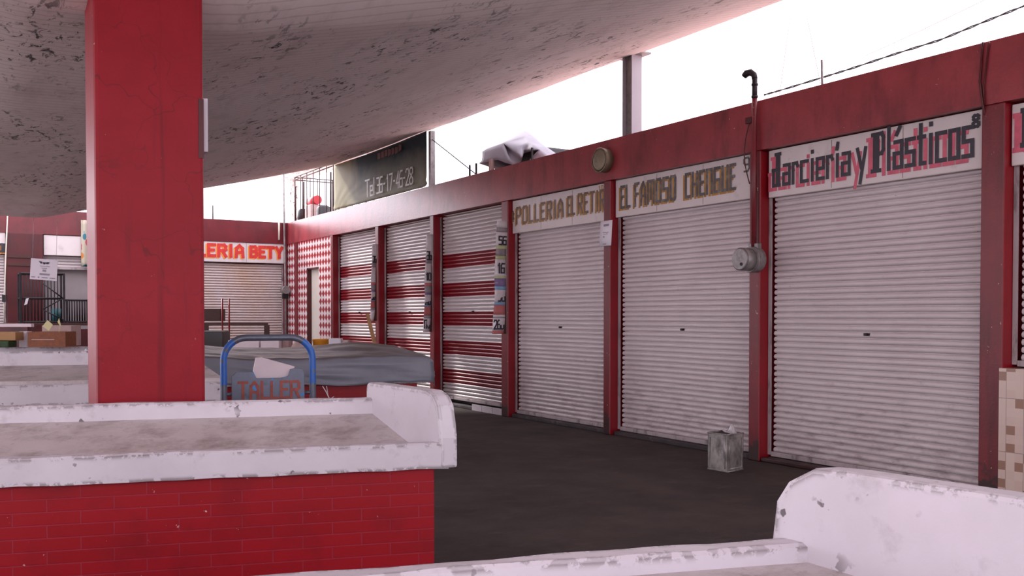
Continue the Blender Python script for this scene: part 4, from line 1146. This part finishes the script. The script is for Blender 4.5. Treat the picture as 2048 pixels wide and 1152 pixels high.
m = MB(); m.tube([V(q0.x, q0.y, ZT - .03), q1], .011, 8); o = m.build('steel_rod', 'grey_metal'); tag(o, 'short grey steel rod standing on the fascia below the power cable', 'steel rod')
m = MB(); ya = wy(1960, XW - .012)
m.tube([(XW - .012, ya, ZT), (XW - .014, ya + .02, ZT - .3), (XW - .012, ya - .01, 3.05), (XW + .04, ya - .005, 2.93)], .009, 6)
m.tube([(XW - .012, ya - .05, ZT - .02), (XW - .014, ya - .01, ZT - .35), (XW - .014, ya - .02, 3.07)], .007, 6)
o = m.build('hanging_cable', 'red_dark'); tag(o, 'dark cable hanging down the fascia to the sign numbered eight', 'cable')
# ------------------------------------------------------------------ corner pipe and meter
Yp = YB - .06; xp = bx(571, Yp)
th = thing('corner_meter', 'small grey meter on the upright pipe in the corner of the two rows', 'meter', (xp, Yp, 0))
m = MB(); m.tube([(xp - .03, Yp, 4.69), (xp - .02, Yp, 3.5), (xp, Yp, 2.2), (xp, Yp, 0)], .022, 10); part(m.build('pipe', 'grey_metal', th), 'upright grey pipe')
zc = bz(568, 580, Yp); m = MB()
m.cyl((xp - .04, Yp - .02, zc), (xp - .04, Yp - .2, zc), .09, 20); m.build('meter_cover', 'grey_metal', th)
m = MB(); m.box(xp - .08, xp + .04, Yp - .08, Yp, zc - .2, zc - .09); m.build('socket', 'dark_metal', th)
xt = bx(559, YB - .02); m = MB(); m.tube([(xt, YB - .02, bz(559, 443)), (xt, YB - .02, bz(559, 480))], .022, 8)
o = m.build('white_conduit', 'white_tube'); tag(o, 'short white conduit on the back fascia above the scarlet lettering', 'pipe')
xt = bx(427, YB + .1); m = MB(); m.tube([(xt, YB + .1, ZT - .01), (xt, YB + .1, bz(427, 411, YB + .1))], .014, 6)
o = m.build('steel_rod', 'rust_metal'); tag(o, 'thin steel rod standing on the back roof right of the column', 'steel rod')
# white sheathed cable with a switch at the far left
m = MB(); yw = YB - .07
m.tube([hit(15, 432, 1, yw), hit(12, 500, 1, yw), hit(10, 555, 1, yw), hit(8, 600, 1, yw), hit(8, 650, 1, yw)], .012, 6)
th = thing('switch_cable', 'white cable with a small switch at the far left edge', 'cable', hit(8, 650, 1, yw))
m.build('cord', 'white_tube', th)
q = hit(8, 597, 1, yw - .01); m = MB(); m.box(q.x - .035, q.x + .03, yw - .05, yw + .0, q.z - .07, q.z + .07); part(m.build('switch', 'black_plastic', th), 'black switch')
# flowered cloth hanging at the column's left
q0, q1 = hit(162, 440, 1, YB - .04), hit(196, 534, 1, YB - .04)
rows = [[V(q0.x + (q1.x - q0.x) * i / 12, YB - .036 + .03 * math.sin(i * 1.6 + j * .2), q0.z + (q1.z - q0.z) * j / 10) for i in range(13)] for j in range(11)]
m = MB(); m.grid(rows); o = m.build('flowered_cloth', 'floral', solid=.004); tag(o, 'flowered cloth hanging from the back fascia just left of the column', 'cloth')
# ------------------------------------------------------------------ left side: wire cages, poster, crates
Yc = 19.6
def cp_(x, y, Y=Yc): return hit(x, y, 1, Y)
zs = cp_(80, 668).z
# stand of dark red timber carrying the cages
xa, xb = cp_(-8, 660).x, cp_(205, 660).x
th = thing('timber_stand', 'dark red timber stand under the black wire cages', 'stand', ((xa + xb) / 2, Yc + .3, 0))
m = MB(); ztb = cp_(80, 646).z; m.box(xa + 1.0 * 0, xb, Yc - .05, Yc + .6, ztb - .05, ztb); m.build('top', 'wood_dark', th, bevel=.006)
m = MB(); m.box(xa, xb, Yc - .04, Yc - .01, ztb - .45, ztb - .12); m.build('front_board', 'red_dark', th)
for x_ in (xa + .04, xb - .1):
    for y_ in (Yc, Yc + .5):
        m = MB(); m.box(x_, x_ + .06, y_, y_ + .06, 0, ztb - .05); m.build('leg', 'wood_dark', th)
def cage(name, label, x0, x1, z0, z1, y0, y1, nb, mid=True, group=None, r=.011, door=False):
    th = thing(name, label, 'cage', ((x0 + x1) / 2, (y0 + y1) / 2, z0), group)
    for x_ in (x0, x1):
        for y_ in (y0, y1):
            m = MB(); m.box(x_ - .018, x_ + .018, y_ - .018, y_ + .018, z0, z1); m.build('corner_post', 'dark_metal', th)
    for z in ((z0 + .02, (z0 + z1) / 2, z1) if mid else (z0 + .02, z1)):
        m = MB()
        for a_, b_ in (((x0, y0), (x1, y0)), ((x1, y0), (x1, y1)), ((x1, y1), (x0, y1)), ((x0, y1), (x0, y0))):
            m.tube([(a_[0], a_[1], z), (b_[0], b_[1], z)], .017, 6)
        m.build('rail', 'dark_metal', th)
    for (yy) in (y0, y1):
        for k in range(1, nb):
            x_ = x0 + (x1 - x0) * k / nb
            m = MB(); m.tube([(x_, yy, z0), (x_, yy, z1)], r * .6, 5); m.build('bar', 'dark_metal', th)
    if door:
        m = MB(); zm = (z0 + z1) / 2; xm = x0 + (x1 - x0) * .5
        m.tube([(x1 - .02, y0 - .012, zm + .1 * 0), (xm, y0 - .012, z0 + (zm - z0) * .55)], .012, 6); m.tube([(xm, y0 - .012, z0 + (zm - z0) * .55), (x1 - .02, y0 - .012, z0 + .05)], .012, 6)
        m.build('brace', 'dark_metal', th)
        m = MB(); m.tube([(xm, y0 - .012, z1 - .18), (x1 - .02, y0 - .012, zm)], .012, 6)
        m.build('brace', 'dark_metal', th)
    return th
q0, q1 = cp_(41, 546), cp_(129, 646)
cage('wire_cage', 'tall black wire cage behind the white poster', q0.x, q1.x, ztb, q0.z, Yc + .02, Yc + .5, 13, door=True)
q0, q1 = cp_(134, 600), cp_(196, 646)
cage('wire_crate', 'low black wire crate beside the tall cage, next to the column', q0.x, q1.x, ztb, q0.z, Yc + .02, Yc + .45, 12, mid=False, r=.02)
m = MB(); q0, q1 = cp_(104, 617, Yc + .3), cp_(122, 646, Yc + .3); m.tube([((q0.x + q1.x) / 2, Yc + .3, ztb + .012), ((q0.x + q1.x) / 2, Yc + .3, q0.z)], [.075, .09], 16)
o = m.build('teal_pail', 'teal'); tag(o, 'teal plastic pail inside the tall black wire cage', 'pail')
m = MB(); q = cp_(52, 604, Yc - .02); m.obox((q.x - .03, Yc - .005, q.z - .06), (.05, 0, .02), (0, .004, 0), (.03, 0, .12))
o = m.build('paper_tag', 'paper'); tag(o, 'small white tag tied to the tall black cage', 'tag')
# poster tied on the cage
cs = [at(62, 516, 16.0), at(115.5, 520.5, 16.0), at(113, 562, 16.0), at(59.5, 558, 16.0)]
th = thing('poster', 'white printed poster with a dark winged heading hung before the cage', 'poster', cs[3])
nrm = FW * .006
m = MB(); m.prism(cs, nrm); m.build('sheet', 'paper', th)
def pq(s_, t): return (cs[0] * (1 - s_) + cs[1] * s_) * (1 - t) + (cs[3] * (1 - s_) + cs[2] * s_) * t - FW * .006
m = MB()
for pts in ([(.3, .11), (.42, .13), (.45, .21), (.38, .23)], [(.72, .13), (.60, .13), (.56, .22), (.66, .23)], [(.45, .15), (.57, .15), (.54, .25), (.48, .25)]):
    m.face([pq(*p) for p in pts])
part(m.build('heading', 'ink_dark', th, fix=False), 'dark winged heading')
m = MB()
for (s0_, s1_, t0, t1) in ((.36, .72, .33, .36), (.42, .62, .42, .46), (.46, .58, .5, .6), (.36, .72, .68, .77), (.06, .2, .86, .91), (.3, .36, .85, .92), (.44, .66, .86, .91), (.74, .95, .87, .91)):
    m.face([pq(s0_, t0), pq(s1_, t0), pq(s1_, t1), pq(s0_, t1)])
part(m.build('lettering', 'ink', th, fix=False), 'grey lines of print')
for s_ in (.06, .94):
    m = MB(); m.tube([pq(s_, .02) + FW * .006, pq(s_, -1.2) + V(0, 0, .25)], .003, 5); m.build('string', 'twine', th)
# things on the far left counter
def boxy(name, label, cat, x0, x1, y0, y1, Z, dep, mat, bevel=.006, group=None, lid=None):
    """upright box whose front spans the given pixels at depth Z"""
    a_, b_, t_ = at(x0, y1, Z), at(x1, y1, Z), at(x0, y0, Z)
    b_.z = a_.z
    d = V(-(b_ - a_).y, (b_ - a_).x, 0).normalized()
    m = MB(); m.obox(a_, b_ - a_, d * dep, (0, 0, t_.z - a_.z))
    o = m.build(name, mat, bevel=bevel); tag(o, label, cat, group); return a_, b_, d, t_.z
Z6 = 12.75
a_, b_, t_ = at(56, 694, Z6), at(131, 694, Z6), at(56, 663.5, Z6); b_.z = a_.z
d = V(-(b_ - a_).y, (b_ - a_).x, 0).normalized(); al = b_ - a_; hb = t_.z - a_.z
th = thing('wooden_crate', 'orange brown wooden crate on the far left counter', 'crate', (a_ + b_) / 2 + d * .15)
for k, nm in ((0, 'side_board'), (1, 'side_board')):
    m = MB()
    o0 = a_ if k == 0 else a_ + d * .3
    m.obox(o0, al, d * .015, (0, 0, hb)); m.build(nm, 'wood', th)
for k in (0, 1):
    m = MB(); o0 = a_ + d * .015 + (V(0, 0, 0) if k == 0 else al - al.normalized() * .015); m.obox(o0, al.normalized() * .015, d * .285, (0, 0, hb)); m.build('end_board', 'wood', th)
m = MB(); m.obox(a_ + d * .015 + al.normalized() * .015, al - al.normalized() * .03, d * .285, (0, 0, .015)); m.build('bottom', 'wood', th)
m = MB(); m.obox(a_ - d * .003 + al * .1 + V(0, 0, hb * .46), al * .6, d * .004, (0, 0, .012)); part(m.build('tape_strip', 'pinkish', th), 'pale strip across the front')
boxy('carton', 'white carton with a red corner behind the wooden crate', 'box', 84, 143, 651, 692, Z6 + .55, .3, 'pinkish')
boxy('red_packet', 'small red packet just right of the wooden crate', 'packet', 135, 142, 673, 693, Z6 + .36, .1, 'red_plastic')
boxy('cardboard_box', 'tan cardboard box at the far left edge', 'box', -30, 31, 664, 681, Z6, .22, 'cardboard')
boxy('folded_cloth', 'dark green cloth bundle under the tan box at the left edge', 'cloth', -30, 17, 682, 695, Z6 - .06, .22, 'green', .012)
boxy('white_carton', 'small white carton between the tan box and the wooden crate', 'box', 38, 54, 663, 694, Z6 + .32, .15, 'paper')
m = MB(); m.obox(at(-25, 654, 15.5), at(62, 654, 15.5) - at(-25, 654, 15.5), FW * .1, (0, 0, .055)); o = m.build('white_plank', 'foam'); tag(o, 'long white plank lying across the left edge above the tan box', 'plank')
m = MB(); m.obox(at(-20, 664, 15.5) - V(0, 0, 1.0), at(55, 664, 15.5) - at(-20, 664, 15.5), FW * .3, V(0, 0, at(0, 654, 15.5).z - at(0, 664, 15.5).z + 1.0 - .002)); o = m.build('dark_red_table', 'red_dark'); tag(o, 'dark red block under the long white plank at the left edge', 'table')
c_ = at(95, 651, 12.9); u_ = RT; m = MB(); m.prism([c_ + u_ * -.07 + UP * -.01, c_ + u_ * .02 + UP * -.075, c_ + u_ * .073 + UP * .01, c_ + u_ * .0 + UP * .075], FW * .006)
o = m.build('yellow_card', 'note'); tag(o, 'pale yellow card standing on its corner above the wooden crate', 'card')
m = MB(); c_ = at(118, 644, 12.9); m.prism([c_ + RT * -.02 + UP * .0, c_ + RT * .014 + UP * -.055, c_ + RT * .026 + UP * -.05, c_ + RT * .0 + UP * .055], FW * .006); m.tube([c_ + UP * -.05 + RT * .018, at(117, 668, 12.9)], .004, 5)
o = m.build('price_tag', 'note'); tag(o, 'narrow pale tag on a thin stick above the wooden crate', 'tag')

# ------------------------------------------------------------------ beyond the cart: red frame, boxes, basin, plank
Zf = 17.2
th = thing('metal_frame', 'dark red metal frame with two uprights before the cream shutter', 'frame', V(at(470, 700, Zf).x, at(470, 700, Zf).y, 0))
def ft(x_, y_): return at(x_, y_, Zf)
for x_ in (444.5, 458):
    m = MB(); p_ = ft(x_, 597); m.tube([V(p_.x, p_.y, 0), p_], .015, 8); m.build('upright', 'red_reveal', th)
a_, b_ = ft(404, 648), ft(535, 648); b_.z = a_.z
m = MB(); m.obox(a_ - V(0, 0, .02), b_ - a_, FW * .05, (0, 0, .045)); m.build('rail', 'wood_dark', th)
for x_ in (528, 406):
    p_ = ft(x_, 650); m = MB(); m.obox(V(p_.x, p_.y, 0), RT * .09, FW * .05, (0, 0, p_.z)); m.build('leg', 'wood_dark', th)
a_ = ft(400, 646); a2 = ft(441, 646)
m = MB(); m.obox(V(a_.x, a_.y, a_.z + .03), a2 - a_, V(FW.x, FW.y, 0) * .3, (0, 0, .235)); o = m.build('brown_box', M['wood_dark'], bevel=.01)
tag(o, 'dark brown box on the rail just right of the red column', 'box')
m = MB(); a_, a2 = at(400, 692, 15.9), at(446, 692, 15.9); m.obox(V(a_.x, a_.y, 0), a2 - a_, V(FW.x, FW.y, 0) * .4, (0, 0, at(400, 662, 15.9).z)); o = m.build('dark_cabinet', 'black_plastic', bevel=.015)
tag(o, 'dark cabinet below the brown box, right of the red column', 'cabinet')
boxy('white_tray', 'long white tray behind the cart handle', 'tray', 456, 518, 681, 697, 14.35, .3, 'foam')
boxy('foam_box', 'white foam box seen through the cart handle', 'box', 521, 558, 674, 697, 14.35, .3, 'foam')
boxy('grey_carton', 'pinkish grey carton right of the white foam box', 'box', 567, 577, 676, 697, 14.5, .28, 'pinkish')
# heap of sacking
rows = []
A, B = at(580, 698, 14.1), at(611, 698, 14.1); B.z = A.z
for i in range(25):
    s_ = i / 24; rw = []
    for j in range(13):
        t = j / 12; h = .17 * math.sin(math.pi * s_) ** .5 * math.sin(math.pi * t) ** .6
        rw.append(A + (B - A) * s_ + V(FW.x, FW.y, 0) * (.4 * t) + V(0, 0, h * (1 + .35 * mnoise.noise(V(s_ * 6, t * 4, 3)))))
    rows.append(rw)
m = MB(); m.grid(rows); o = m.build('sack', 'pinkish'); tag(o, 'crumpled pinkish sack lying left of the amber basin', 'sack')
c_ = at(643, 697, 14.5); m = MB(); rb = .135
m.tube([c_, c_ + V(0, 0, .02), c_ + V(0, 0, .13), c_ + V(0, 0, .15), c_ + V(0, 0, .145), c_ + V(0, 0, .05)], [rb * .85, rb * .9, rb * 1.02, rb * 1.08, rb * .98, rb * .85], 24)
o = m.build('basin', 'yellow_plastic'); tag(o, 'amber plastic basin behind the tarpaulin', 'basin')
boxy('white_bag', 'white paper bag right of the amber basin', 'bag', 657, 682, 677, 697, 14.0, .2, 'paper', .02)
boxy('clear_bin', 'greyish clear bin at the right end behind the tarpaulin', 'bin', 685, 697, 680, 697, 13.95, .2, 'pinkish', .02)
# leaning plank
a_, b_ = at(733.5, 627, 13.9), at(752, 700, 13.6)
dirn = (b_ - a_).normalized(); bot_ = a_ + dirn * ((0 - a_.z) / dirn.z); bot_.z = .01
m = MB(); m.prism([a_ - RT * .02, a_ + RT * .03, bot_ + RT * .03, bot_ - RT * .04], V(FW.x, FW.y, 0) * .03)
o = m.build('wood_plank', 'wood_pale'); tag(o, 'pale wooden plank leaning upright behind the tarpaulin', 'plank')
# dry twig beside the counter behind the cart
m = MB(); a_ = at(662, 800, 5.95); z_ = a_.copy(); z_.z = 0
m.tube([z_, at(660, 800, 5.95), at(653, 785, 5.95), at(645, 772, 5.95)], [.004, .004, .003, .002], 5); m.tube([at(656, 790, 5.95), at(654, 778, 5.95), at(653, 772, 5.95)], .002, 5); m.tube([at(660, 798, 5.95), at(668, 793, 5.95)], .002, 5)
o = m.build('dry_twig', 'twine'); tag(o, 'thin pale dry stalk rising behind the main counter', 'twig')
